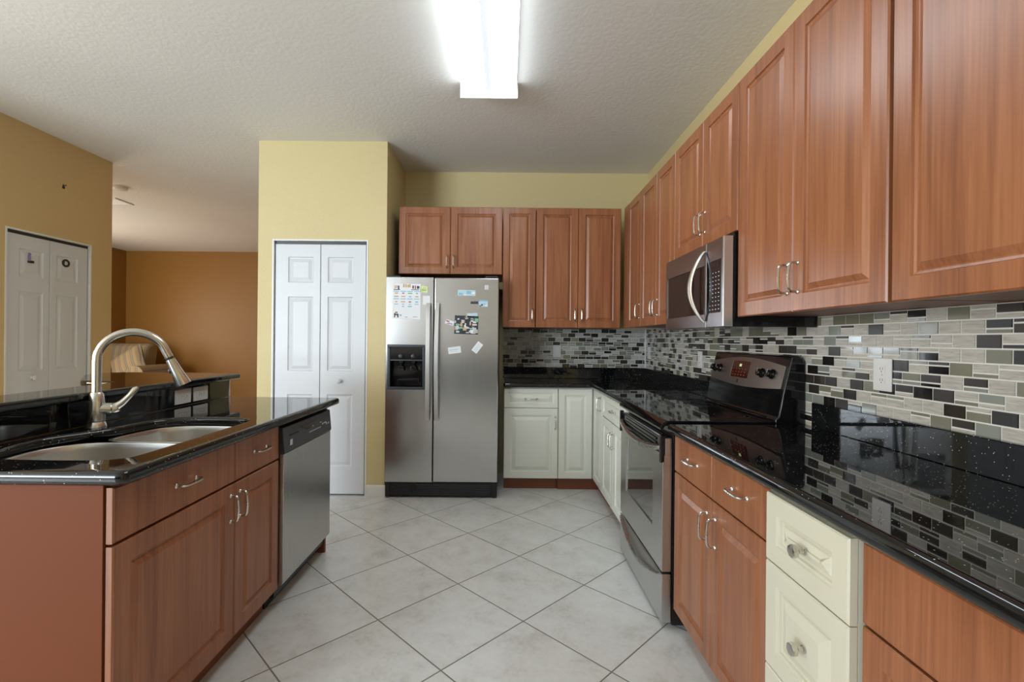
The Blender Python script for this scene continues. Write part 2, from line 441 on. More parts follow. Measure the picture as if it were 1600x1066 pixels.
# ------------------------------------------------------------------ cabinets
RX = (-1, 0, 0)
def fr_right(x, y_far): return Fr((x, y_far, 0), (0, -1, 0), (-1, 0, 0))       # faces -x; u runs towards the camera
def fr_back(y, x0): return Fr((x0, y, 0), (1, 0, 0), (0, -1, 0))
def fr_island(x, y0): return Fr((x, y0, 0), (0, 1, 0), (1, 0, 0))
T = .02
def shift(fr, u, v, w=0): return Fr(fr(u, v, w), fr.U, fr.N)

def door(root, fr, u0, u1, z0, z1, mat='cherry', hand=None, stile=.052, prof=None, name='door', hv=None, gap=.0015, t=T):
    f2 = shift(fr, u0 + gap, z0, 0); w_ = u1 - u0 - 2 * gap; h = z1 - z0
    prof = prof or (P_CHERRY if mat == 'cherry' else P_CREAM)
    rects = [(stile, w_ - stile, stile, h - stile)] if stile else []
    d = finish(slab(MB(), f2, w_, h, t, rects, prof), name, M[mat], root, smooth=False)
    if hand:
        kind, u, v = hand
        if kind == 'v': pull(d, shift(fr, 0, 0, t), u, v)
        elif kind == 'h': pull(d, shift(fr, 0, 0, t), u, v, vertical=False)
        elif kind == 'k': knob(d, shift(fr, 0, 0, t), u, v)
    return d
def box_body(root, fr, u0, u1, z0, z1, depth, mat, toe=None, toe_mat='cherry_flat', fin=None):
    b = MB(); fr.box(b, u0, u1, z0, z1, -depth, -.002); finish(b, 'cabinet_body', M[mat], root)
    if toe is not None:
        b = MB(); fr.box(b, u0, u1, 0, z0, -depth, -toe); finish(b, 'toe_kick', M[toe_mat], root)

ZB, ZT = 1.378, 2.377
# --- uppers on the back wall (doors face the camera)
YU = 4.012 + T
def upper_back(x0, splits, z0, hands, label):
    r = thing('upper_cabinet', label, 'cabinet', (x0, YB - .003, z0), 'cherry upper cabinets')
    fr = fr_back(YU, x0); w_ = splits[-1] - x0
    box_body(r, fr, .001, w_ - .001, z0 + .002, ZT - .002, YB - YU - .003, 'cherry_flat')
    a = x0
    for s_, h_ in zip(splits, hands):
        hand = None
        if h_ == 'r': hand = ('v', s_ - x0 - .028, z0 + .105)
        if h_ == 'l': hand = ('v', a - x0 + .028, z0 + .105)
        door(r, fr, a - x0, s_ - x0, z0, ZT, hand=hand, stile=.056 if s_ - a > .3 else .050)
        a = s_
    return r
upper_back(-.906, [-.474, -.040], 1.817, 'rl', 'short two-door cherry wall cabinet above the steel refrigerator')
upper_back(-.036, [.240], ZB, 'r', 'narrow one-door cherry wall cabinet just right of the refrigerator')
upper_back(.243, [.594, .950], ZB, 'rl', 'two-door tall cherry wall cabinet on the back wall beside the corner')
# --- uppers on the right wall (doors face left)
XU = .975 + T
def upper_right(y_far, cuts, z0, hands, label, filler=0):
    r = thing('upper_cabinet', label, 'cabinet', (XW - .003, (y_far + cuts[-1]) / 2, z0), 'cherry upper cabinets')
    fr = fr_right(XU, y_far); L = y_far - cuts[-1]
    b = MB(); fr.box(b, .001, L - .001, z0 + .006, ZT - .002, -(XW - XU - .003), -.001); finish(b, 'cabinet_body', M['cherry_flat'], r)
    if filler:
        b = MB(); fr.box(b, 0, filler - .002, z0, ZT, -.001, T, .001); finish(b, 'filler_strip', M['cherry'], r)
    a = y_far - filler
    for c, h_ in zip(cuts, hands):
        u0, u1 = y_far - a, y_far - c
        hand = {'n': ('v', u1 - .030, z0 + .115), 'f': ('v', u0 + .030, z0 + .115), '-': None}[h_]
        door(r, fr, u0, u1, z0, ZT, hand=hand, stile=.058)
        a = c
    return r
upper_right(4.010, [3.511], ZB, 'n', 'one-door cherry wall cabinet in the back right corner', filler=.127)
upper_right(3.509, [3.149, 2.806], ZB, 'nf', 'two-door cherry wall cabinet between the corner and the microwave')
upper_right(2.804, [2.405, 2.040], 1.747, 'nf', 'short two-door cherry wall cabinet directly above the microwave')
upper_right(2.036, [1.645, 1.235], ZB, 'nf', 'two-door cherry wall cabinet just right of the microwave')
upper_right(1.224, [.765, .31], ZB, 'nf', 'nearest cherry wall cabinet, cut by the right edge of the picture')

# --- base cabinets
ZK, ZD, ZS = .105, .864, .700
XB = .7385
def base_right(y_far, y_near, label, mat='cherry', group='right wall base cabinets'):
    r = thing('base_cabinet', label, 'cabinet', (XW - .3, (y_far + y_near) / 2, 0), group)
    return r
# far return: antique white, drawer over two doors
fr = fr_right(XB + T, 3.690)
r = base_right(3.69, 2.905, 'antique white base cabinet with one wide drawer over two doors, far side of the range')
box_body(r, fr, .001, .784, ZK, .872, XW - XB - T - .004, 'white_cab', .05)
door(r, fr, .0, .785, ZS + .003, ZD, 'white_cab', ('h', .40, .785), .030, name='drawer')
door(r, fr, .0, .392, ZK, ZS - .003, 'white_cab', ('v', .362, .585), .055)
door(r, fr, .393, .785, ZK, ZS - .003, 'white_cab', ('v', .423, .585), .055)
# corner cabinet (two hinged door faces meeting in the corner)
YF = 4.06
r = thing('corner_cabinet', 'antique white L-shaped corner base cabinet with doors meeting in the back corner', 'cabinet', (1.0, 4.3, 0), 'back corner base cabinets')
b = MB(); b.prism([(.4455, YF + T), (XB + T, YF + T), (XB + T, 3.693), (XW - .004, 3.693), (XW - .004, YB - .004), (.4455, YB - .004)], ZK, .872, 'z'); finish(b, 'cabinet_body', M['white_cab'], r, smooth=False)
b = MB(); b.prism([(.4455, YF + .055), (XB + .06, YF + .055), (XB + .06, 3.693), (XW - .004, 3.693), (XW - .004, YB - .004), (.4455, YB - .004)], 0, ZK, 'z'); finish(b, 'toe_kick', M['cherry_flat'], r, smooth=False)
door(r, fr_back(YF + T, .445), .0, .288, ZK, ZD, 'white_cab', None, .052)
door(r, fr_right(XB + T, 4.055), .0, .362, ZK, ZD, 'white_cab', ('v', .31, .775), .052)
# back cabinet with drawer
r = thing('base_cabinet', 'antique white base cabinet with one drawer and one door, right of the refrigerator', 'cabinet', (.21, 4.3, 0), 'back corner base cabinets')
fr = fr_back(YF + T, -.016)
box_body(r, fr, .001, .4595, ZK, .872, YB - YF - T - .004, 'white_cab', .055)
door(r, fr, 0, .459, ZS, ZD, 'white_cab', ('h', .230, .775), .032, name='drawer', prof=P_CREAM)
door(r, fr, 0, .459, ZK, ZS - .004, 'white_cab', ('v', .436, .575), .055)
# near: cherry two drawers over two doors
r = base_right(2.1, 1.34, 'cherry base cabinet with two drawers over two doors, just right of the range')
fr = fr_right(XB + T, 2.100); L = .768
box_body(r, fr, .001, L, ZK, .872, XW - XB - T - .004, 'cherry_flat', .05)
door(r, fr, .0, .378, ZS + .010, ZD, 'cherry', ('h', .205, .795), 0, name='drawer')
door(r, fr, .381, .766, ZS + .010, ZD, 'cherry', ('h', .585, .795), 0, name='drawer')
door(r, fr, .0, .378, ZK, ZS + .004, 'cherry', ('v', .345, .600), .056)
door(r, fr, .381, .766, ZK, ZS + .004, 'cherry', ('v', .414, .600), .056)
# cream drawer stack, standing a little proud
r = base_right(1.33, 1.0, 'narrow ivory cabinet of stacked drawers with round knobs between the cherry base cabinets')
fr = fr_right(.715 + T, 1.318); L = .318
box_body(r, fr, .0, L, ZK, .872, XW - .735 - .004, 'cream', .06)
cream_z = [(.684, .866), (.402, .681), (ZK, .399)]
for z0, z1 in cream_z:
    door(r, fr, .0, L, z0, z1, 'cream', ('k', L / 2 + .012, (z0 + z1) / 2), .050, name='drawer', gap=0)
# nearest cherry cabinet
r = base_right(1.0, .2, 'nearest cherry base cabinet with one wide drawer, at the lower right corner')
fr = fr_right(XB + T, .997); L = .80
box_body(r, fr, .001, L, ZK, .872, XW - XB - T - .004, 'cherry_flat', .05)
door(r, fr, .002, L, ZS - .004, ZD, 'cherry', ('h', .40, .785), 0, name='drawer')
door(r, fr, .002, .40, ZK, ZS - .010, 'cherry', ('v', .37, .60), .056)
door(r, fr, .402, L, ZK, ZS - .010, 'cherry', ('v', .43, .60), .056)

# ------------------------------------------------------------------ worktops
def top_slab(name, pts, label, z0=.874, z1=.914, bev=.018):
    cx = sum(p[0] for p in pts) / len(pts); cy = sum(p[1] for p in pts) / len(pts)
    return tag(finish(MB().prism(pts, z0, z1, 'z', bev, 5), name, M['granite'], None, 50, loc=(cx, cy, z0)), label, 'countertop')
XN = .706
top_slab('countertop', [(XN, .15), (XW - .001, .15), (XW - .001, 2.112), (XN, 2.112)], 'black speckled stone countertop right of the range, running to the picture edge')
top_slab('countertop', [(-.022, 4.022), (XN, 4.022), (XN, 2.900), (XW - .001, 2.900), (XW - .001, YB - .001), (-.022, YB - .001)], 'L-shaped black stone countertop in the back corner')
def splash(pts, label, z0=.9145, z1=1.018):
    return tag(finish(MB().prism(pts, z0, z1, 'z', .002, 1), 'backsplash_strip', M['granite'], None), label, 'backsplash', 'black stone splash strips')
splash([(1.302, .15), (1.3225, .15), (1.3225, 2.050), (1.302, 2.050)], 'black stone splash strip under the mosaic, right of the range')
splash([(1.302, 2.900), (1.3225, 2.900), (1.3225, 4.5625), (-.022, 4.5625), (-.022, 4.541), (1.302, 4.541)], 'L-shaped black stone splash strip around the back corner')

# mosaic backsplashes: raised tiles over a grout bed, one mesh each
def mosaic(fr, length, z0, z1, label, holes, seed, name='mosaic_backsplash'):
    rnd = random.Random(seed); mb = MB(); g = .0021; RH = .0413; CW = .0722
    mb.cur = 0; fr.box(mb, 0, length, z0, z1, 0, .0035)
    names = ['grout', 'marble', 'glass_black', 'glass_brown', 'glass_olive', 'glass_sage']
    def tile(u0, u1, v0, v1, k):
        u0 = max(u0, 0); u1 = min(u1, length); v0 = max(v0, z0); v1 = min(v1, z1)
        if u1 - u0 < .005 or v1 - v0 < .004: return
        for (a, b, c, d) in holes:
            if u0 > a and u1 < b and v0 > c and v1 < d: return
        u0 += g; u1 -= g; v0 += g; v1 -= g; e = .0008; h0, h1 = .0035, .0062
        mb.cur = k
        V = [fr(u0, v0, h0), fr(u1, v0, h0), fr(u1, v1, h0), fr(u0, v1, h0), fr(u0 + e, v0 + e, h1), fr(u1 - e, v0 + e, h1), fr(u1 - e, v1 - e, h1), fr(u0 + e, v1 - e, h1)]
        mb.add(V, [(4, 5, 6, 7), (0, 1, 5, 4), (1, 2, 6, 5), (2, 3, 7, 6), (3, 0, 4, 7)])
    def pick(avoid=None):
        while True:
            k = rnd.choices([1, 2, 3, 4, 5], [.38, .12, .18, .20, .12])[0]
            if k != avoid or k == 1: return k
    z = z1; row = 0; off = rnd.random() * CW
    while z > z0:
        v1 = z; v0 = z - RH; z = v0; row += 1
        off += CW * (rnd.choice([.38, .5, .62]))
        u = -(off % CW)
        while u < length:
            q = rnd.random()
            if q < .58: tile(u, u + CW, v0, v1, pick())
            else:
                c = v0 + RH * (.34 if q < .75 else .68)
                k = pick(); tile(u, u + CW, v0, c, k); tile(u, u + CW, c, v1, pick(k))
            u += CW
    o = finish(mb, name, [M[n] for n in names], None, smooth=False)
    return tag(o, label, 'backsplash', 'mosaic backsplashes')
frm = Fr((1.3295, 4.562, 0), (0, -1, 0), (-1, 0, 0))
o1 = (4.562 - 1.728, 4.562 - 1.648, 1.107, 1.222)
mosaic(frm, 4.562 - .15, .9150, 1.384, 'grey, olive and black mosaic tile backsplash along the right wall', [], 3)
frm2 = Fr((-.034, 4.5695, 0), (1, 0, 0), (0, -1, 0))
mosaic(frm2, 1.322 + .034, .9150, 1.384, 'grey and black mosaic tile backsplash on the back wall under the cabinets', [], 11)

# ------------------------------------------------------------------ outlets
def outlet(fr, label, kind='duplex', w_=.072, h=.114, horiz=False):
    if horiz: w_, h = h, w_
    loc = fr(0, 0, 0); r = thing('wall_outlet' if kind != 'switch' else 'light_switch', label, 'outlet' if kind != 'switch' else 'switch', loc)
    mb = MB(); fr.box(mb, -w_ / 2, w_ / 2, -h / 2, h / 2, 0, .005, .002); finish(mb, 'cover_plate', M['plate'], r)
    if kind == 'duplex':
        for s_ in (-1, 1):
            c = (s_ * .0195, 0) if horiz else (0, s_ * .0195)
            mb = MB(); fr.box(mb, c[0] - .015, c[0] + .015, c[1] - .014, c[1] + .014, .005, .0072, .001)
            s = finish(mb, 'socket', M['trim_white'], r)
            mb = MB()
            for q in (-.0055, .0055):
                if horiz: fr.box(mb, c[0] - .0045, c[0] + .0045, c[1] + q - .001, c[1] + q + .001, .0072, .0076)
                else: fr.box(mb, c[0] + q - .001, c[0] + q + .001, c[1] - .003, c[1] + .006, .0072, .0076)
            fr.box(mb, c[0] - .002, c[0] + .002, c[1] - .010, c[1] - .0065, .0072, .0076) if not horiz else fr.box(mb, c[0] + .0065, c[0] + .010, c[1] - .002, c[1] + .002, .0072, .0076)
            finish(mb, 'slots', M['charcoal'], s)
        mb = MB().lathe(fr(0, 0, .005), fr.N, [(0, .003), (.0012, .003), (.0016, .002)], 10); finish(mb, 'screw', M['silver'], r)
    else:
        mb = MB(); fr.box(mb, -.016, .016, -.033, .033, .005, .009, .002); finish(mb, 'rocker', M['trim_white'], r)
    return r
xo = 1.3232
outlet(Fr((xo, 1.688, 1.163), (0, -1, 0), (-1, 0, 0)), 'white double outlet on the mosaic nearest the camera, right of the range', w_=.082)
outlet(Fr((xo, 3.28, 1.150), (0, -1, 0), (-1, 0, 0)), 'white wall outlet on the right wall mosaic just behind the range')
outlet(Fr((xo, 4.46, 1.165), (0, -1, 0), (-1, 0, 0)), 'white outlet plate on the right wall mosaic close to the back corner')
outlet(Fr((.480, 4.5632, 1.170), (1, 0, 0), (0, -1, 0)), 'white rocker switch on the back wall mosaic below the cabinets', 'switch')
mb = MB(); mb.box(1.311, 1.3225, 4.551, 4.5625, 1.019, 1.378); tag(finish(mb, 'corner_bead', M['trim_white']), 'white caulked strip where the two mosaics meet in the corner', 'trim')

# ------------------------------------------------------------------ island
XI = -1.0512; YN = 1.288
r = thing('island_cabinet', 'cherry island sink cabinet with two drawer fronts over two doors', 'cabinet', (-1.35, 1.75, 0))
fr = fr_island(XI - T, YN); L = 2.236 - YN
b = MB()
b.box(-1.674, XI - T - .002, YN + .02, YN + .04, ZK, .872); b.box(-1.674, XI - T - .002, 2.216, 2.236, ZK, .872)
b.box(-1.674, -1.654, YN + .04, 2.216, ZK, .872); b.box(-1.654, XI - T - .002, YN + .04, 2.216, ZK, ZK + .02)
b.box(XI - T - .02, XI - T - .002, YN + .04, 2.216, .60, .872); b.box(XI - T - .02, XI - T - .002, YN + .04, 2.216, ZK + .02, .16)
finish(b, 'cabinet_body', M['cherry_flat'], r)
b = MB(); b.box(-1.674, XI - T - .05, YN + .02, 2.236, 0, ZK - .001); finish(b, 'toe_kick', M['cherry_flat'], r)
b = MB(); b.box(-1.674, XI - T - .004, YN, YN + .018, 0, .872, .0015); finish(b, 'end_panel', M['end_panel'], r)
mid = .585
door(r, fr, .004, mid - .0, ZS + .012, ZD, 'cherry', ('h', .30, .795), 0, name='drawer')
door(r, fr, mid + .002, L, ZS + .012, ZD, 'cherry', ('h', mid + .19, .795), 0, name='drawer')
door(r, fr, .004, mid, ZK, ZS + .004, 'cherry', ('v', mid - .030, .615), .060)
door(r, fr, mid + .002, L, ZK, ZS + .004, 'cherry', ('v', mid + .034, .615), .060)
# far end panel past the dishwasher
b = MB(); b.box(-1.674, XI - .015, 2.852, 2.872, 0, .872, .001)
tag(finish(b, 'island_end_panel', M['cherry_flat']), 'cherry end panel of the island beyond the dishwasher', 'panel')

# dishwasher
r = thing('dishwasher', 'stainless dishwasher with black control panel built into the island', 'dishwasher', (-1.35, 2.545, 0))
y0, y1 = 2.243, 2.846
b = MB(); b.box(-1.60, XI - .022, y0, y1, .06, .868); finish(b, 'tub', M['black'], r)
b = MB(); b.box(-1.50, XI - .07, y0 + .01, y1 - .01, 0, .058); finish(b, 'toe_kick', M['black'], r)
b = MB(); b.prism([(XI - .02, .115), (XI + .012, .115), (XI + .018, .125), (XI + .018, .728), (XI - .02, .728)], y0 + .003, y1 - .003, 'y', .003, 2)
finish(b, 'door_panel', M['steel'], r)
b = MB(); b.prism([(XI - .02, .7295), (XI + .020, .7295), (XI + .022, .74), (XI + .012, .850), (XI - .02, .858)], y0 + .001, y1 - .001, 'y', .003, 2)
cp = finish(b, 'control_panel', M['charcoal'], r)
b = MB()   # pocket grip, a dark crescent
n = 14; c0 = (y0 + y1) / 2 - .01; xs = XI + .0168
top = [(c0 - .10 + .20 * i / n, .825) for i in range(n + 1)]; bot = [(c0 + .10 - .20 * i / n, .823 - .026 * math.sin(PI * i / n)) for i in range(n + 1)]
b.prism(top + bot, xs - .004, xs + .002, 'x'); b.prism([(c0 - .23, .803), (c0 - .13, .803), (c0 - .13, .808), (c0 - .23, .808)], xs - .003, xs + .003, 'x')
finish(b, 'pocket_handle', M['black_gloss'], cp)
b = MB()
for i in range(9):
    yy = y0 + .29 + i * .018; b.box(XI + .0195, XI + .0215, yy, yy + .007, .775, .781)
finish(b, 'printed_legend', M['marking'], cp); b = MB()
for i in range(3):
    yy = y0 + .47 + i * .022; b.box(XI + .0175, XI + .0200, yy, yy + .009, .786 + .004 * (i % 2), .795)
finish(b, 'printed_legend', M['marking'], cp)
for q in (.53, .56):
    b = MB(); b.box(XI + .0175, XI + .0205, y0 + q, y0 + q + .006, .776, .786)
    finish(b, 'printed_legend', M['marking'], cp)
for q in (.33, .44): finish(MB().box(XI + .0165, XI + .0195, y0 + q, y0 + q + .014, .801, .805), 'indicator_light', M['marking'], cp)
b = MB(); b.box(XI + .0200, XI + .0225, y0 + .060, y0 + .086, .757, .785, .001); b.cur = 1
b.box(XI + .0225, XI + .0229, y0 + .066, y0 + .080, .762, .765); b.box(XI + .0225, XI + .0229, y0 + .066, y0 + .080, .770, .772); b.box(XI + .0225, XI + .0229, y0 + .066, y0 + .080, .777, .780)
finish(b, 'badge', [M['marking'], M['silver']], cp)

# island worktop with sink cut-out (2D filled curve turned into a mesh)
hole = [(-1.118, 1.47), (-1.112, 1.75), (-1.112, 2.03), (-1.125, 2.095), (-1.175, 2.130), (-1.30, 2.150), (-1.42, 2.140), (-1.495, 2.085), (-1.525, 1.98), (-1.535, 1.89),
        (-1.565, 1.815), (-1.605, 1.74), (-1.625, 1.66), (-1.610, 1.55), (-1.565, 1.46), (-1.49, 1.412), (-1.35, 1.400), (-1.20, 1.402), (-1.14, 1.42)]
def catmull(P, n=5):
    out = []; N = len(P)
    for i in range(N):
        p0, p1, p2, p3 = (Vector(P[(i + k) % N]) for k in (-1, 0, 1, 2))
        for j in range(n):
            t = j / n
            out.append(.5 * ((2 * p1) + (p2 - p0) * t + (2 * p0 - 5 * p1 + 4 * p2 - p3) * t * t + (3 * p1 - p0 - 3 * p2 + p3) * t ** 3))
    return [tuple(q) for q in out]
hole_s = catmull(hole)
BX = -1.6785
outer = [(BX, 1.268), (-1.030, 1.268), (-1.006, 1.292), (-1.006, 2.905), (-1.020, 2.920), (BX, 2.920)]
def slab_with_hole(outer, hole, z0, z1, bv):
    cu = bpy.data.curves.new('tmp', 'CURVE'); cu.dimensions = '2D'; cu.fill_mode = 'BOTH'
    for pts in (outer, hole):
        sp = cu.splines.new('POLY'); sp.points.add(len(pts) - 1); sp.use_cyclic_u = True
        c = Vector((sum(p[0] for p in pts) / len(pts), sum(p[1] for p in pts) / len(pts)))
        for q, p in zip(sp.points, pts): q.co = (p[0], p[1], 0, 1)
    cu.extrude = (z1 - z0) / 2 - bv; cu.bevel_depth = bv; cu.bevel_resolution = 4; cu.offset = -bv
    o = bpy.data.objects.new('tmp', cu); COL.objects.link(o)
    dg = bpy.context.evaluated_depsgraph_get(); dg.update()
    me = bpy.data.meshes.new_from_object(o.evaluated_get(dg))
    v = [(q.co.x, q.co.y, q.co.z + (z0 + z1) / 2) for q in me.vertices]; f = [list(p.vertices) for p in me.polygons]
    bpy.data.objects.remove(o); bpy.data.curves.remove(cu)
    mb = MB(); mb.add(v, f); mb.wn = True; return mb
mb = slab_with_hole(outer, hole_s, .874, .914, .016)
me_o = finish(mb, 'countertop', M['granite'], None, 50)
bm_ = bmesh.new(); bm_.from_mesh(me_o.data); bmesh.ops.remove_doubles(bm_, verts=list(bm_.verts), dist=.0002); bmesh.ops.recalc_face_normals(bm_, faces=list(bm_.faces)); bm_.to_mesh(me_o.data); bm_.free()
me_o.data.set_sharp_from_angle(angle=math.radians(50))
tag(me_o, 'black speckled stone island countertop with the sink cut into it', 'countertop')

# sink
r = thing('sink', 'stainless double bowl undermount sink in the island', 'sink', (-1.36, 1.77, .70))
def bowl(outline, depth, name):
    O_ = catmull(outline, 5); c = Vector((sum(p[0] for p in O_) / len(O_), sum(p[1] for p in O_) / len(O_)))
    prof = [(.0, 1.05), (0, 1.0), (.004, .992), (.02, .985), (depth * .75, .955), (depth * .9, .92), (depth * .97, .85), (depth, .72), (depth + .004, .2), (depth + .006, .12)]
    V = []; Fc = []; n = len(O_)
    for d, s_ in prof:
        for p in O_: q = c + (Vector(p) - c) * s_; V.append((q.x, q.y, .8735 - d))
    for i in range(len(prof) - 1):
        for k in range(n): Fc.append((i * n + k, i * n + (k + 1) % n, (i + 1) * n + (k + 1) % n, (i + 1) * n + k))
    Fc.append(tuple((len(prof) - 1) * n + k for k in range(n)))
    o = finish(MB().add(V, Fc), name, M['steel_sink'], r, 60)
    # open shell: normals towards the inside of the bowl
    md = o.modifiers.new('thickness', 'SOLIDIFY'); md.thickness = .0015; md.offset = 0
    b = MB(); zz = .8735 - depth - .005
    b.lathe((c.x, c.y, zz), (0, 0, 1), [(0, .045), (.004, .044), (.005, .036), (.001, .030), (.0015, .0)], 24); finish(b, 'drain', M['chrome'], r)
bowl([(-1.13, 1.44), (-1.112, 1.52), (-1.112, 1.68), (-1.13, 1.755), (-1.22, 1.79), (-1.40, 1.80), (-1.52, 1.79), (-1.585, 1.75), (-1.622, 1.66), (-1.605, 1.54), (-1.56, 1.455), (-1.48, 1.408), (-1.35, 1.396), (-1.20, 1.398)], .20, 'basin')
bowl([(-1.115, 1.86), (-1.108, 2.03), (-1.125, 2.10), (-1.18, 2.138), (-1.30, 2.152), (-1.42, 2.145), (-1.495, 2.095), (-1.525, 1.98), (-1.525, 1.88), (-1.49, 1.835), (-1.40, 1.822), (-1.20, 1.820), (-1.14, 1.830)], .16, 'basin')

# faucet
fx, fy = -1.607, 1.890; dd = Vector((.85, .53, 0)).normalized()
r = thing('faucet', 'brushed steel pull-down gooseneck faucet behind the sink', 'faucet', (fx, fy, .914))
b = MB().lathe((fx, fy, .9142), (0, 0, 1), [(0, .033), (.004, .033), (.014, .031), (.022, .0275), (.026, .0295), (.07, .0280), (.10, .0262), (.130, .0225), (.137, .0180)], 28); finish(b, 'faucet_body', M['nickel'], r)
base = Vector((fx, fy, 0)); pts = []; R1 = .113
pts += [base + Vector((0, 0, z)) for z in (1.045, 1.10, 1.14, 1.170)]
cen = base + dd * R1 + Vector((0, 0, 1.178))
for i in range(1, 22):
    a = PI - i / 21 * math.radians(160); pts.append(cen + dd * (R1 * math.cos(a)) + Vector((0, 0, R1 * .99 * math.sin(a))))
dr = (pts[-1] - pts[-2]).normalized(); pts.append(pts[-1] + dr * .032); e0 = pts[-1]
b = MB().tube(pts, .0158, 18); finish(b, 'spout', M['nickel'], r)
b = MB().lathe(e0, dr, [(0, .0162), (.003, .0165), (.004, .0140), (.009, .0140), (.010, .0165)], 20); b.cur = 1; finish(b, 'collar', [M['charcoal'], M['nickel']], r)
b = MB().lathe(e0 + dr * .010, dr, [(0, .0170), (.010, .0178), (.065, .0225), (.112, .0290), (.116, .0290), (.117, .026), (.113, .023)], 28)
hd = finish(b, 'spray_head', M['nickel'], r)
b = MB(); sd = (Vector((-dd.x, -dd.y, 0)) + Vector((0, 0, -.3))).normalized(); pb = e0 + dr * .058 + sd * .020
b.lathe(pb, sd, [(-.004, .012), (.003, .0115), (.006, .008)], 16); finish(b, 'spray_button', M['charcoal'], hd)
# lever on the side facing the camera's right
lv = Vector((.88, .47, 0)).normalized(); p0 = Vector((fx, fy, .985))
b = MB().lathe(p0 + lv * .012, lv, [(0, .024), (.034, .0225), (.037, .0205), (.040, .0225), (.050, .021), (.060, .015)], 20)
path = [p0 + lv * .040, p0 + lv * .062 + Vector((0, 0, .006)), p0 + lv * .082 + Vector((0, 0, .022)), p0 + lv * .104 + Vector((0, 0, .048)), p0 + lv * .122 + Vector((0, 0, .074)), p0 + lv * .130 + Vector((0, 0, .082))]
b.tube(path, [.018, .017, .0135, .011, .012, .006], 14); finish(b, 'lever', M['nickel'], r)
b = MB().lathe((fx, fy, .99), (-lv.y * .3 - .9, -.35, 0), [(0, .02), (.021, .009), (.025, .0085), (.027, .005)], 14); finish(b, 'side_cap', M['nickel'], r)

# raised bar: knee wall, stone riser, bar top
b = MB(); b.box(-1.80, -1.700, 1.24, 2.925, 0, 1.018)
tag(finish(b, 'knee_wall', M['yellow']), 'half-height painted wall carrying the raised bar behind the sink', 'wall')
b = MB(); b.box(-1.699, -1.680, 1.24, 2.915, 0.9145, 1.018, .001)
tag(finish(b, 'bar_riser', M['granite']), 'black stone riser with two outlets between the island top and the raised bar', 'riser')
b = MB(); b.box(-1.699, -1.676, 2.9155, 2.9265, 0.9145, 1.018, .001); tag(finish(b, 'riser_end_trim', M['trim_white']), 'thin pale trim closing the far end of the bar riser', 'trim')
def arc(cx, cy, rr, a0, a1, n=10): return [(cx + rr * math.cos(math.radians(a0 + (a1 - a0) * i / n)), cy + rr * math.sin(math.radians(a0 + (a1 - a0) * i / n))) for i in range(n + 1)]
bar = [(-1.632, 1.10), (-1.632, 2.955)] + arc(-1.652, 2.955, .02, 0, 90, 4)[1:] + [(-2.20, 2.975), (-2.32, 2.965), (-2.41, 2.92), (-2.44, 2.83), (-2.40, 2.73), (-2.16, 2.44), (-2.11, 2.39), (-2.04, 2.362), (-1.95, 2.352), (-1.905, 2.325), (-1.885, 2.27), (-1.878, 2.15), (-1.84, 1.10)]
b = MB().prism(bar, 1.0185, 1.052, 'z', .011, 4)
tag(finish(b, 'raised_countertop', M['granite'], None, 50), 'raised black stone bar top with a rounded far end behind the sink', 'countertop')
for yy, lab in ((2.500, 'left'), (2.645, 'right')):
    outlet(Fr((-1.680, yy, .963), (0, 1, 0), (1, 0, 0)), 'sideways white outlet on the black bar riser, %s of the pair' % lab, horiz=True, w_=.075, h=.124)

# ------------------------------------------------------------------ refrigerator
r = thing('refrigerator', 'stainless side-by-side refrigerator with water dispenser in the back left corner', 'refrigerator', (-.512, 4.2, 0))
FX0, FX1, FXM, FY = -.962, -.063, -.582, 3.842
b = MB(); b.box(FX0 + .004, FX1 - .004, FY + .075, YB - .01, .02, 1.755, .006); finish(b, 'refrigerator_body', M['charcoal'], r)
ZF0, ZF1 = .130, 1.765
# left door with dispenser opening
dx0, dx1, dz0, dz1 = -.950, -.648, .868, 1.228
def fdoor(x0, x1, hole=None):
    b = MB()
    if hole:
        a, c, e, f = hole
        b.box(x0, a, FY + .004, FY + .066, ZF0, ZF1, .0); b.box(c, x1, FY + .004, FY + .066, ZF0, ZF1); b.box(a, c, FY + .004, FY + .066, ZF0, e); b.box(a, c, FY + .004, FY + .066, f, ZF1)
        b.box(x0, a, FY, FY + .004, ZF0, ZF1); b.box(c, x1, FY, FY + .004, ZF0, ZF1); b.box(a, c, FY, FY + .004, ZF0, e); b.box(a, c, FY, FY + .004, f, ZF1)
    else: b.box(x0, x1, FY, FY + .066, ZF0, ZF1, .008, 3)
    return finish(b, 'door', M['steel_fridge'], r)
dl = fdoor(FX0, FXM - .004, (dx0 + .008, dx1 - .008, dz0 + .008, dz1 - .008)); drr = fdoor(FXM + .004, FX1)
b = MB(); y = FY - .006                         # dispenser surround
b.box(dx0, dx1, y, FY + .003, dz0, dz0 + .022, .003); b.box(dx0, dx1, y, FY + .003, dz1 - .022, dz1, .003)
b.box(dx0, dx0 + .024, y, FY + .003, dz0 + .022, dz1 - .022, .003); b.box(dx1 - .018, dx1, y, FY + .003, dz0 + .022, dz1 - .022, .003)
b.box(dx0 + .024, dx1 - .018, y + .004, FY + .01, 1.098, 1.108)
ds = finish(b, 'dispenser_surround', M['charcoal'], dl)
b = MB(); b.box(dx0 + .01, dx1 - .01, FY + .058, FY + .066, dz0 + .01, dz1 - .01); b.box(dx0 + .01, dx1 - .01, FY + .005, FY + .060, 1.100, dz1 - .012, .004)
finish(b, 'dispenser_recess', M['black_gloss'], dl)
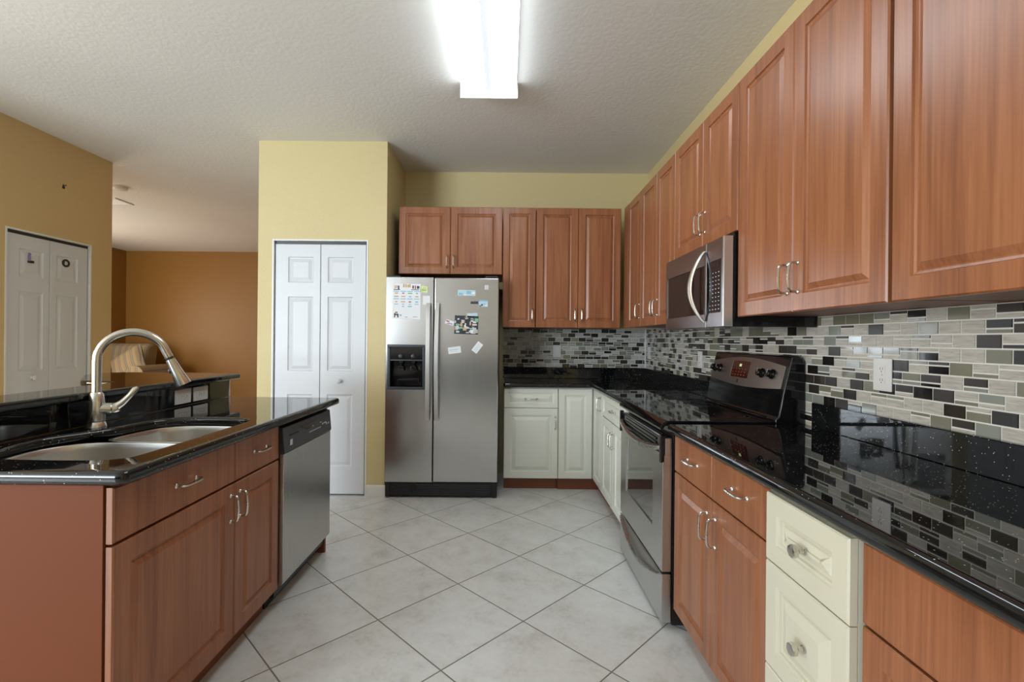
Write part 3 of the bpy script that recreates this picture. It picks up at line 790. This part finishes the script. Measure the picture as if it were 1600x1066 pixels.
for xx in (-.845, -.745):
    b = MB().lathe((xx, FY + .035, 1.098), (0, 0, -1), [(0, .022), (.02, .020), (.024, .012), (.045, .012)], 16)
    b.prism([(xx - .018, 1.055), (xx + .018, 1.055), (xx + .028, 1.015), (xx - .028, 1.015)], FY + .02, FY + .03, 'y', .002); finish(b, 'dispenser_paddle', M['black_gloss'], ds)
    b = MB().lathe((xx, FY + .004, 1.135), (0, -1, 0), [(0, .016), (.006, .016), (.008, .012)], 16); finish(b, 'dispenser_button', M['charcoal'], ds)
b = MB().prism([(-.885, .895), (-.680, .895), (-.71, .950), (-.865, .950)], FY + .012, FY + .055, 'y', .004); finish(b, 'drip_tray', M['black_gloss'], ds)
for sgn, x0, par in ((-1, -.622, dl), (1, -.549, drr)):
    b = MB(); V = []; n = 18
    for i in range(n + 1):
        t = i / n; z = .625 + .935 * t; out = .018 + .040 * math.sin(PI * t) ** .55; xc = x0 + sgn * .0 - .0035 * math.sin(PI * t) * sgn
        wv = .017
        V += [(xc - wv, FY - out + .0, z), (xc - wv * .9, FY - out - .010, z), (xc + wv * .9, FY - out - .010, z), (xc + wv, FY - out, z)]
    Fc = []
    for i in range(n):
        for k in range(4): Fc.append((i * 4 + k, i * 4 + (k + 1) % 4, i * 4 + 4 + (k + 1) % 4, i * 4 + 4 + k))
    Fc += [(0, 1, 2, 3), tuple(n * 4 + k for k in range(4))[::-1]]
    b.add(V, Fc)
    for z in (.632, 1.540): b.box(x0 - .014, x0 + .014, FY - .024, FY - .001, z - .006, z + .020, .002)
    finish(b, 'handle', M['silver'], par, 25)
b = MB(); b.box(FX0 + .006, FX1 - .006, FY + .02, FY + .075, .012, .122, .004); b.cur = 1
for i in range(6): b.box(FX0 + .06, FX1 - .06, FY + .012, FY + .022, .024 + i * .015, .031 + i * .015, .002)
b.cur = 0; b.lathe((-.735, FY + .020, .085), (0, -1, 0), [(0, .036), (.010, .034), (.012, .020)], 20)
b.box(FX0 + .002, FX0 + .035, FY + .006, FY + .03, .01, .124, .004); b.box(FX1 - .035, FX1 - .002, FY + .006, FY + .03, .01, .124, .004)
finish(b, 'toe_grille', [M['black'], M['charcoal']], r)
b = MB(); b.box(FX0 + .01, FX0 + .11, FY + .01, FY + .10, 1.7655, 1.780, .004); finish(b, 'hinge_cover', M['black'], r)
b = MB(); b.box(FX1 - .11, FX1 - .01, FY + .01, FY + .10, 1.7655, 1.780, .004); finish(b, 'hinge_cover', M['black'], r)
b = MB(); b.box(-.178, -.146, FY - .0018, FY - .0002, 1.672, 1.708, .0006); b.cur = 1
for q in (1.680, 1.690, 1.700): b.box(-.172, -.152, FY - .0026, FY - .0018, q - .002, q + .001)
finish(b, 'badge', [M['marking'], M['silver']], drr)

# papers and magnets on the refrigerator
G = 'papers and magnets on the refrigerator'
def on_fridge(name, x0, x1, z0, z1, mat, label, cat, rot=0, prints=(), th=.0015):
    """prints: (u0,u1,v0,v1,material) in fractions of the sheet"""
    cx, cz = (x0 + x1) / 2, (z0 + z1) / 2; w_, h = x1 - x0, z1 - z0; yb = FY - .0003
    mats = [M[mat]]; mb = MB(); ca, sa = math.cos(rot), math.sin(rot)
    def rect(a, b_, c, d, y0_, y1_):
        P = [(a, c), (b_, c), (b_, d), (a, d)]
        P = [(cx + (p - .5) * w_ * ca - (q - .5) * h * sa, cz + (p - .5) * w_ * sa + (q - .5) * h * ca) for p, q in P]
        mb.add([(p[0], y0_, p[1]) for p in P] + [(p[0], y1_, p[1]) for p in P], [(0, 1, 2, 3), (4, 5, 6, 7), (0, 1, 5, 4), (1, 2, 6, 5), (2, 3, 7, 6), (3, 0, 4, 7)])
    rect(0, 1, 0, 1, yb, yb - th)
    for (a, b_, c, d, m_) in prints:
        if M[m_] not in mats: mats.append(M[m_])
        mb.cur = mats.index(M[m_]); kk = .0003 + .00001 * len(mb.f) / 6; rect(a, b_, c, d, yb - th, yb - th - kk)
    loc = (cx, yb, cz)
    return tag(finish(mb, name, mats, None, smooth=False, loc=loc), label, cat, G)
rnd = random.Random(5); pr = []
for x in (.06, .12, .18, .70, .78, .86, .90): pr.append((x, x + .05, .84 + rnd.random() * .04, .93 + rnd.random() * .03, rnd.choice(['print_dark', 'print_red', 'print_tan'])))
for x in (.36, .44, .52, .58): pr.append((x, x + .06, .90, .98 + rnd.random() * .02, 'print_tan'))
pr.append((.03, .26, .825, .845, 'print_dark')); pr.append((.66, .94, .825, .845, 'print_dark'))
for rr_, zz in ((0, .775), (1, .715), (2, .62), (3, .56), (4, .47), (5, .41), (6, .34)):
    for cc in range(4):
        x = .03 + cc * .245
        m_ = 'print_blue' if rr_ in (0, 3, 5) else rnd.choice(['print_green', 'print_tan', 'print_blue', 'print_red'])
        w_ = .20 if rr_ in (0, 3) else .06 + rnd.random() * .10
        if rr_ == 6 and cc in (0, 3): continue
        pr.append((x + (.2 - w_) / 2, x + (.2 + w_) / 2, zz, zz + (.022 if rr_ in (0, 3, 5) else .035), m_))
pr += [(.06, .10, .04, .16, 'print_dark'), (.10, .18, .10, .20, 'print_dark'), (.115, .165, .13, .18, 'print_tan'), (.17, .22, .04, .14, 'print_dark'), (.26, .33, .08, .13, 'print_blue'), (.74, .90, .06, .07, 'print_dark'), (.45, .55, .05, .06, 'print_dark')]
on_fridge('calendar_sheet', -.910, -.688, 1.432, 1.712, 'paper', 'white printed calendar sheet with blue rows at the top of the left refrigerator door', 'paper', -.01, pr)
on_fridge('sticky_note', -.690, -.632, 1.645, 1.695, 'sticky', 'small yellow-green note right of the calendar sheet on the refrigerator', 'note', -.08, [(.2, .8, .25, .5, 'print_green'), (.3, .7, .65, .72, 'print_green')])
on_fridge('paper_card', -.670, -.612, 1.548, 1.618, 'paper', 'blank white card below the yellow note on the refrigerator', 'card', .0, [])
on_fridge('fridge_magnet', -.392, -.250, 1.622, 1.668, 'pale_blue', 'long pale blue picture magnet at the top of the right refrigerator door', 'magnet', -.02, [(.05, .3, .1, .5, 'print_blue'), (.5, .75, .3, .85, 'print_blue'), (.35, .5, .05, .2, 'paper'), (.8, .97, .3, .7, 'paper')])
on_fridge('fridge_magnet', -.288, -.228, 1.557, 1.577, 'print_dark', 'small dark lettered magnet under the pale blue magnet', 'magnet', .03, [(.1, .3, .3, .6, 'charcoal'), (.5, .8, .3, .6, 'charcoal')])
on_fridge('fridge_magnet', -.222, -.150, 1.535, 1.588, 'pale_blue', 'small blue and white magnet right of the dark lettered one', 'magnet', -.02, [(0, 1, .8, 1, 'print_blue'), (.05, .25, .05, .2, 'print_dark'), (.25, .45, .15, .4, 'print_dark'), (.5, .7, .35, .5, 'print_blue'), (.7, .95, .1, .3, 'paper')])
rnd = random.Random(9); pp = []
for i in range(70):
    a_, c_ = rnd.random() * .86, rnd.random() * .86
    pp.append((a_, min(a_ + .05 + rnd.random() * .14, .99), c_, min(c_ + .05 + rnd.random() * .16, .99), rnd.choice(['print_dark', 'charcoal', 'charcoal', 'paper', 'print_green', 'print_red', 'silver', 'pale_blue', 'print_tan'])))
on_fridge('photo_collage', -.415, -.225, 1.315, 1.462, 'charcoal', 'dark photo collage magnet in the middle of the right refrigerator door', 'photo', -.03, pp)
on_fridge('paper_card', -.316, -.232, 1.455, 1.484, 'pale_blue', 'small pale card tucked above the photo collage', 'card', .04, [(.1, .5, .3, .5, 'paper')])
on_fridge('fridge_magnet', -.488, -.420, 1.390, 1.425, 'paper', 'tiny red and purple scribbled magnet left of the photo collage', 'magnet', -.30, [(.05, .45, .5, .8, 'print_red'), (.4, .9, .2, .4, 'print_purple'), (.2, .5, .1, .25, 'print_red')])
on_fridge('notepad_slip', -.464, -.362, 1.160, 1.213, 'paper', 'white slip lying nearly level under the photo collage on the refrigerator', 'paper', .14, [(.1, .8, .55, .62, 'print_blue'), (.15, .7, .3, .36, 'pale_blue')])
on_fridge('notepad_slip', -.276, -.186, 1.185, 1.235, 'paper', 'white slip tilted steeply at lower right of the photo collage', 'paper', .92, [(.1, .8, .55, .62, 'pale_blue'), (.15, .7, .3, .36, 'pale_blue')])

# ------------------------------------------------------------------ range
r = thing('range', 'freestanding stainless and black electric range against the right wall', 'stove', (1.0, 2.507, 0))
RY0, RY1 = 2.120, 2.892; XR = .694
b = MB(); b.box(XR + .045, 1.321, RY0, RY1, .02, .898, .004); finish(b, 'range_body', M['black_gloss'], r)
b = MB()
for xx in (.78, 1.27):
    for yy in (RY0 + .06, RY1 - .06): b.lathe((xx, yy, 0), (0, 0, 1), [(0, .018), (.01, .018), (.012, .01), (.0205, .01)], 12)
finish(b, 'levelling_foot', M['black'], r)
b = MB(); b.prism([(XR - .012, .890), (XR - .004, .908), (XR + .012, .922), (1.19, .922), (1.19, .899), (XR + .01, .899), (XR, .880), (XR - .010, .880)], RY0 + .001, RY1 - .001, 'y', .003, 2)
ct = finish(b, 'cooktop', M['black_glass'], r)
for (xx, yy, rr_) in ((.86, 2.31, .105), (.86, 2.69, .080), (1.08, 2.30, .080), (1.08, 2.70, .105)):
    b = MB(); n = 48
    for q in (rr_, rr_ * .72):
        V = []; 
        for k in range(n):
            a = 2 * PI * k / n
            V += [(xx + (q - .001) * math.cos(a), yy + (q - .001) * math.sin(a), .9222), (xx + q * math.cos(a), yy + q * math.sin(a), .9224), (xx + (q + .001) * math.cos(a), yy + (q + .001) * math.sin(a), .9222)]
        b.add(V, [(k * 3 + j, k * 3 + j + 1, ((k + 1) % n) * 3 + j + 1, ((k + 1) % n) * 3 + j) for k in range(n) for j in (0, 1)])
    finish(b, 'burner_ring', M['charcoal'], ct)
# oven door
ZD0, ZD1 = .255, .845
b = MB(); X0, X1 = XR, XR + .043
wy0, wy1, wz0, wz1 = RY0 + .145, RY1 - .125, .415, .722
b.box(X0, X1, RY0 + .002, wy0, ZD0, ZD1 - .075, .003); b.box(X0, X1, wy1, RY1 - .002, ZD0, ZD1 - .075, .003)
b.box(X0, X1, wy0 - .003, wy1 + .003, ZD0, wz0, .003); b.box(X0, X1, wy0 - .003, wy1 + .003, wz1, ZD1 - .075, .003)
b.box(X0 + .012, X1, RY0 + .004, RY1 - .004, ZD1 - .076, ZD1, .003)
od = finish(b, 'oven_door', M['steel'], r)
b = MB(); b.box(X0 + .006, X0 + .012, wy0 + .0005, wy1 - .0005, wz0 + .0005, wz1 - .0005); finish(b, 'oven_window', M['window_glass'], od)
b = MB(); b.box(X0 + .004, X0 + .0118, RY0 + .02, RY1 - .02, ZD1 - .070, ZD1 - .005, .001)
for i in range(3): b.box(X0 - .001, X0 + .005, RY0 + .10, RY1 - .10, ZD1 - .062 + i * .018, ZD1 - .052 + i * .018, .002)
finish(b, 'vent_louvre', M['black_gloss'], od)
def bow_handle(parent, name, z0, sag, thick, out, mat, y0, y1, x):
    """arched bar between two ends, bowing downward and outward"""
    V = []; Fc = []; n = 24
    for i in range(n + 1):
        t = i / n; s_ = math.sin(PI * t); yy = y0 + (y1 - y0) * t; zc = z0 - sag * s_; o = .004 + out * s_ ** .6; th = thick * (.55 + .45 * s_)
        V += [(x - o + .010, yy, zc + th), (x - o - .004, yy, zc + th * .55), (x - o - .006, yy, zc - th * .5), (x - o + .008, yy, zc - th)]
    for i in range(n):
        for k in range(4): Fc.append((i * 4 + k, i * 4 + (k + 1) % 4, i * 4 + 4 + (k + 1) % 4, i * 4 + 4 + k))
    Fc += [(0, 1, 2, 3), tuple(n * 4 + k for k in range(4))[::-1]]
    b = MB().add(V, Fc); return finish(b, name, mat, parent, 50)
bow_handle(od, 'oven_handle', .800, .040, .020, .028, M['steel_h'], RY0 + .022, RY1 - .022, XR)
for ya in (RY0 + .002, RY1 - .024):
    b = MB(); b.box(XR - .010, XR + .012, ya, ya + .022, .735, .858, .005); finish(b, 'handle_end_cap', M['black_gloss'], od)
b = MB(); b.box(X0, X1, RY0 + .002, RY1 - .002, .030, .245, .004); dw = finish(b, 'storage_drawer', M['steel'], r)
b = MB(); n = 24; up = [(RY0 + .03 + (RY1 - RY0 - .06) * i / n, .240) for i in range(n + 1)]; dn = [(RY1 - .03 - (RY1 - RY0 - .06) * i / n, .238 - .075 * math.sin(PI * i / n) ** .8) for i in range(n + 1)]
b.prism(up + dn, X0 - .0015, X0 + .002, 'x'); finish(b, 'drawer_recess', M['steel_dark'], dw)
bow_handle(dw, 'drawer_handle', .235, .075, .007, .012, M['steel_h'], RY0 + .03, RY1 - .03, XR)
# backguard
b = MB(); prof = [(1.190, .8995), (1.321, .8995), (1.321, 1.190), (1.290, 1.215), (1.262, 1.212), (1.222, 1.040), (1.214, .990), (1.205, .945), (1.190, .930)]
b.prism([(p[0], p[1]) for p in prof], RY0 + .001, RY1 - .001, 'y', .006, 3); bg = finish(b, 'backguard', M['black_gloss'], r, 40)
# control panel plate (arched bottom and top), leaning with the backguard
Of = Vector((1.2225, RY1 - .020, 1.047)); Vd = Vector((1.2610 - 1.2225, 0, 1.207 - 1.047)).normalized(); Nd = Vector((-Vd.z, 0, Vd.x))
pf = Fr(Of, (0, -1, 0), Nd, Vd); Wp = RY1 - RY0 - .040
b = MB(); n = 24
topc = [(Wp * i / n, .120 + .030 * math.sin(PI * i / n)) for i in range(n + 1)]; botc = [(Wp - Wp * i / n, .018 - .020 * math.sin(PI * i / n)) for i in range(n + 1)]
poly = topc + botc
V = [pf(u, v, .0005) for u, v in poly] + [pf(u, v, .006) for u, v in poly]; N_ = len(poly)
b.add(V, [tuple(range(N_)), tuple(range(N_, 2 * N_))[::-1]] + [(i, (i + 1) % N_, N_ + (i + 1) % N_, N_ + i) for i in range(N_)])
pl = finish(b, 'control_plate', M['brown_panel'], bg, 30)
def fbox(mb, u0, u1, v0, v1, w0, w1, F_=None):
    F_ = F_ or pf; P = [F_(u, v, w_) for w_ in (w0, w1) for (u, v) in ((u0, v0), (u1, v0), (u1, v1), (u0, v1))]
    mb.add(P, [(0, 1, 2, 3), (4, 5, 6, 7), (0, 1, 5, 4), (1, 2, 6, 5), (2, 3, 7, 6), (3, 0, 4, 7)])
b = MB(); fbox(b, Wp * .33, Wp * .575, .040, .128, .0062, .0075); b.cur = 1
fbox(b, Wp * .325, Wp * .33, .038, .130, .006, .0085)
b.cur = 2; fbox(b, Wp * .435, Wp * .447, .098, .112, .0075, .0080); fbox(b, Wp * .452, Wp * .464, .098, .112, .0075, .0080)
b.cur = 3
for i in range(5):
    for j in range(3): fbox(b, Wp * (.35 + i * .042), Wp * (.367 + i * .042), .050 + j * .016, .056 + j * .016, .0075, .0078)
finish(b, 'display', [M['red_glass'], M['silver'], M['led'], M['red_print']], pl)
for q in (.055, .135, .755, .875):
    kb = MB().lathe(pf(Wp * q, .078, .006), Nd, [(0, .024), (.006, .023), (.010, .0185), (.026, .0165), (.028, .014)], 20)
    ko = finish(kb, 'knob', M['black_gloss'], pl)
    kb = MB(); fbox(kb, Wp * q - .0018, Wp * q + .0018, .078, .096, .0282 + .0, .0290 + .006); finish(kb, 'pointer', M['silver'], ko)
b = MB(); fbox(b, Wp * .44, Wp * .455, .012, .030, .006, .0072); finish(b, 'badge', M['black'], pl)
# lower lip bar of the backguard
b = MB(); b.tube([(1.200, RY0 + .05, .930), (1.192, RY0 + .10, .928), (1.190, RY1 - .08, .928), (1.196, RY1 - .03, .930)], .006, 8); finish(b, 'trim_bar', M['black_gloss'], bg)

# ------------------------------------------------------------------ microwave
r = thing('microwave', 'over-the-range stainless microwave with curved handle above the stove', 'microwave', (1.1, 2.42, 1.345))
MY0, MY1, XM = 2.046, 2.796, .925; MZ0, MZ1 = 1.338, 1.727
b = MB(); b.box(XM + .040, 1.322, MY0, MY1, MZ0, MZ1 + .018, .003); finish(b, 'microwave_body', M['black_gloss'], r)
YD = 2.235  # door / keypad split
wy0, wy1, wz0, wz1 = YD + .115, MY1 - .022, 1.402, 1.628
b = MB(); x0, x1 = XM, XM + .038
b.box(x0, x1, wy1, MY1, MZ0, MZ1, .003); b.box(x0, x1, YD + .002, wy0 - .09, MZ0, MZ1, .003); b.box(x0, x1, wy0 - .092, wy1 + .002, MZ0, wz0, .003); b.box(x0, x1, wy0 - .092, wy1 + .002, wz1, MZ1, .003)
md_ = finish(b, 'door', M['steel_dark'], r)
b = MB(); b.box(x0 + .004, x0 + .03, wy0 - .089, wy1, wz0 + .0005, wz1 - .0005, .001); finish(b, 'door_window', M['black_glass'], md_)
b = MB(); b.box(x0, x1, MY0 + .018, YD - .002, MZ0, MZ1, .003); cpn = finish(b, 'control_panel', M['steel_dark'], r)
b = MB(); b.box(x0 - .003, x1, MY0, MY0 + .0175, MZ0, MZ1, .004); finish(b, 'side_trim', M['silver'], r)
b = MB(); b.box(x0 - .0015, x0 - .0002, MY0 + .035, YD - .012, 1.402, 1.635, .0005); b.cur = 1
for i in range(4):
    for j in range(10): b.box(x0 - .0022, x0 - .0015, MY0 + .048 + i * .030, MY0 + .056 + i * .030, 1.415 + j * .018, 1.4185 + j * .018)
b.cur = 2; b.box(x0 - .0022, x0 - .0015, MY0 + .05, YD - .03, 1.604, 1.624)
finish(b, 'keypad', [M['black_glass'], M['marking'], M['display']], cpn)
# curved vertical handle, bowed towards the far side
b = MB(); V = []; n = 26
for i in range(n + 1):
    t = i / n; s_ = math.sin(PI * t); zz = 1.362 + .330 * t; yy = YD + .004 + .080 * s_; o = .004 + .040 * s_ ** .7; wv = .008 + .012 * s_
    V += [(XM - o, yy - wv, zz), (XM - o - .009, yy - wv * .5, zz), (XM - o - .009, yy + wv * .5, zz), (XM - o, yy + wv, zz), (XM - o + .009, yy, zz)]
b.add(V, [(i * 5 + k, i * 5 + (k + 1) % 5, i * 5 + 5 + (k + 1) % 5, i * 5 + 5 + k) for i in range(n) for k in range(5)] + [tuple(range(5)), tuple(n * 5 + k for k in range(5))[::-1]])
finish(b, 'handle', M['silver'], md_, 60)
b = MB(); V = []
for i in range(n + 1):
    t = i / n; s_ = math.sin(PI * t); zz = 1.368 + .318 * t; yy = YD - .002 - .060 * s_; wv = .003 + .006 * s_
    V += [(XM - .002, yy - wv, zz), (XM - .007, yy, zz), (XM - .002, yy + wv, zz), (XM + .001, yy, zz)]
b.add(V, [(i * 4 + k, i * 4 + (k + 1) % 4, i * 4 + 4 + (k + 1) % 4, i * 4 + 4 + k) for i in range(n) for k in range(4)] + [(0, 1, 2, 3), tuple(n * 4 + k for k in range(4))[::-1]])
finish(b, 'curved_trim', M['charcoal'], cpn, 60)
b = MB(); b.box(XM - .002, XM + .006, YD - .0015, YD + .0015, MZ0, MZ1); finish(b, 'door_seam', M['silver'], md_)

# ------------------------------------------------------------------ ceiling fixtures
r = thing('ceiling_light', 'long fluorescent ceiling light with white acrylic cover', 'light', (-.12, 2.36, ZC))
LX0, LX1, LY0, LY1 = -.300, .058, 1.74, 2.965
b = MB(); b.box(LX0 + .016, LX1 - .016, LY0 + .01, LY1 - .01, ZC - .052, ZC - .0005, .002); finish(b, 'housing', M['trim_white'], r)
n = 10
def lens(x0, x1):
    pts = [(x0, ZC - .053), (x1, ZC - .053)]
    for i in range(n + 1):
        a = PI * i / n; xx = (x0 + x1) / 2 + (x1 - x0) / 2 * math.cos(a); pts.append((xx, ZC - .058 - .036 * math.sin(a) ** .5))
    return pts
xm = (LX0 + LX1) / 2
b = MB(); b.prism(lens(LX0 + .012, xm - .017), LY0, LY1, 'y'); b.prism(lens(xm + .017, LX1 - .012), LY0, LY1, 'y'); finish(b, 'lens', M['lens'], r, 40)
b = MB(); b.box(xm - .0165, xm + .0165, LY0, LY1, ZC - .082, ZC - .053); finish(b, 'lens_middle', M['strip'], r)
for y in (LY0 - .018, LY1 + .0005):
    b = MB(); b.box(LX0, LX1, y, y + .018, ZC - .100, ZC - .0005, .006); finish(b, 'end_cap', M['trim_white'], r)
r = thing('smoke_detector', 'round smoke detector on the hall ceiling past the left wall', 'smoke detector', (-4.13, 5.12, ZC))
b = MB().lathe((-4.13, 5.12, ZC - .0005), (0, 0, -1), [(0, .072), (.020, .072), (.028, .066), (.034, .050), (.036, .02)], 28); finish(b, 'detector_body', M['trim_white'], r)
r = thing('ceiling_vent', 'square white air vent on the hall ceiling behind the smoke detector', 'vent', (-4.62, 5.68, ZC))
b = MB(); x0, x1, y0, y1 = -4.84, -4.50, 5.52, 5.80
b.box(x0, x1, y0, y0 + .03, ZC - .012, ZC - .0005, .003); b.box(x0, x1, y1 - .03, y1, ZC - .012, ZC - .0005, .003); b.box(x0, x0 + .03, y0 + .03, y1 - .03, ZC - .012, ZC - .0005, .003); b.box(x1 - .03, x1, y0 + .03, y1 - .03, ZC - .012, ZC - .0005, .003)
finish(b, 'vent_frame', M['trim_white'], r)
b = MB()
for i in range(9):
    yy = y0 + .035 + i * .024; b.prism([(yy, ZC - .002), (yy + .016, ZC - .012), (yy + .018, ZC - .011), (yy + .003, ZC - .001)], x0 + .03, x1 - .03, 'x')
finish(b, 'vent_louvre', M['trim_white'], r)
b = MB().lathe((LX + .0005, 3.92, 2.497), (1, 0, 0), [(0, .006), (.004, .006), (.005, .003), (.02, .003), (.021, .005), (.023, .005)], 12); b.box(LX + .0005, LX + .004, 3.91, 3.93, 2.47, 2.49)
tag(finish(b, 'wall_hook', M['charcoal']), 'tiny dark hook high on the left wall above the closet door', 'hook')

# stickers on the closet door
def sticker(y, z, build, label):
    b = MB(); build(b, y, z); return tag(finish(b, 'door_sticker', [M['print_purple'], M['charcoal'], M['print_dark']], None), label, 'sticker')
sx = LX - .0148
def fig(b, y, z):
    b.lathe((sx, y - .005, z + .030), (1, 0, 0), [(0, .012), (.002, .012)], 12); b.box(sx, sx + .002, y - .018, y + .004, z - .02, z + .022)
    b.cur = 1; b.box(sx, sx + .002, y + .004, y + .03, z - .034, z - .016); b.cur = 2; b.box(sx, sx + .002, y - .02, y + .012, z - .036, z - .02)
def ring_(b, y, z):
    n = 28; V = []
    for k in range(n):
        a = 2 * PI * k / n
        for q in (.018, .036): V += [(sx, y + q * math.cos(a), z + q * .9 * math.sin(a)), (sx + .002, y + q * math.cos(a), z + q * .9 * math.sin(a))]
    Fc = []
    for k in range(n):
        k2 = (k + 1) % n; Fc += [(k * 4 + 1, k2 * 4 + 1, k2 * 4 + 3, k * 4 + 3), (k * 4, k2 * 4, k2 * 4 + 2, k * 4 + 2), (k * 4 + 2, k2 * 4 + 2, k2 * 4 + 3, k * 4 + 3), (k * 4, k2 * 4, k2 * 4 + 1, k * 4 + 1)]
    b.cur = 1; b.add(V, Fc); b.cur = 2; b.box(sx, sx + .0025, y - .03, y - .012, z - .006, z + .012)
sticker(3.668, 1.86, fig, 'small figure-shaped sticker on the left leaf of the closet door')
sticker(3.965, 1.87, ring_, 'round grey ring sticker on the right leaf of the closet door')

# ------------------------------------------------------------------ armchair in the living room
r = thing('armchair', 'striped upholstered armchair in the orange living room beyond', 'armchair', (-6.45, 8.1, 0))
def cushion(mb, x0, x1, y0, y1, z0, z1, R_): return mb.box(x0, x1, y0, y1, z0, z1, R_, 5)
b = MB(); cushion(b, -7.05, -5.80, 7.65, 8.55, .06, .40, .05); finish(b, 'base', M['stripe'], r, 60)
b = MB(); b.prism([(8.25, .38), (8.55, .38), (8.66, 1.08), (8.52, 1.16), (8.40, 1.10)], -7.03, -6.25, 'x', .05, 4); finish(b, 'backrest', M['stripe'], r, 60)
for x0 in (-7.035, -6.0):
    b = MB(); cushion(b, x0, x0 + .26, 7.62, 8.50, .06, .62, .06); b.tube([(x0 + .13, 7.60, .66), (x0 + .13, 8.45, .66)], .145, 18); finish(b, 'armrest', M['stripe'], r, 60)
b = MB(); cushion(b, -6.80, -6.01, 7.62, 8.30, .401, .58, .06); finish(b, 'seat_cushion', M['stripe'], r, 60)
b = MB()
for x in (-6.98, -5.88):
    for y in (7.72, 8.46): b.lathe((x, y, 0), (0, 0, 1), [(0, .018), (.062, .028)], 12)
finish(b, 'leg', M['charcoal'], r)
# throw pillow leaning in the chair
b = MB(); bmm = bmesh.new(); bmesh.ops.create_grid(bmm, x_segments=14, y_segments=14, size=1)
V = []; Fc = []
n = 14
for sgn in (1, -1):
    o = len(V)
    for i in range(n + 1):
        for j in range(n + 1):
            u, v = -1 + 2 * i / n, -1 + 2 * j / n
            th = .10 * ((1 - u ** 4) * (1 - v ** 4)) ** .5; k = 1 - .07 * (1 - abs(u * v))
            V.append((u * .30 * k, sgn * th, v * .24 * k))
    for i in range(n):
        for j in range(n): Fc.append((o + i * (n + 1) + j, o + (i + 1) * (n + 1) + j, o + (i + 1) * (n + 1) + j + 1, o + i * (n + 1) + j + 1))
bmm.free(); b.add(V, Fc)
p = finish(b, 'throw_pillow', M['stripe'], None, 60); p.location = (-6.30, 8.02, .82); p.rotation_euler = (math.radians(-25), math.radians(-32), 0)
tag(p, 'striped throw pillow leaning in the armchair', 'pillow')
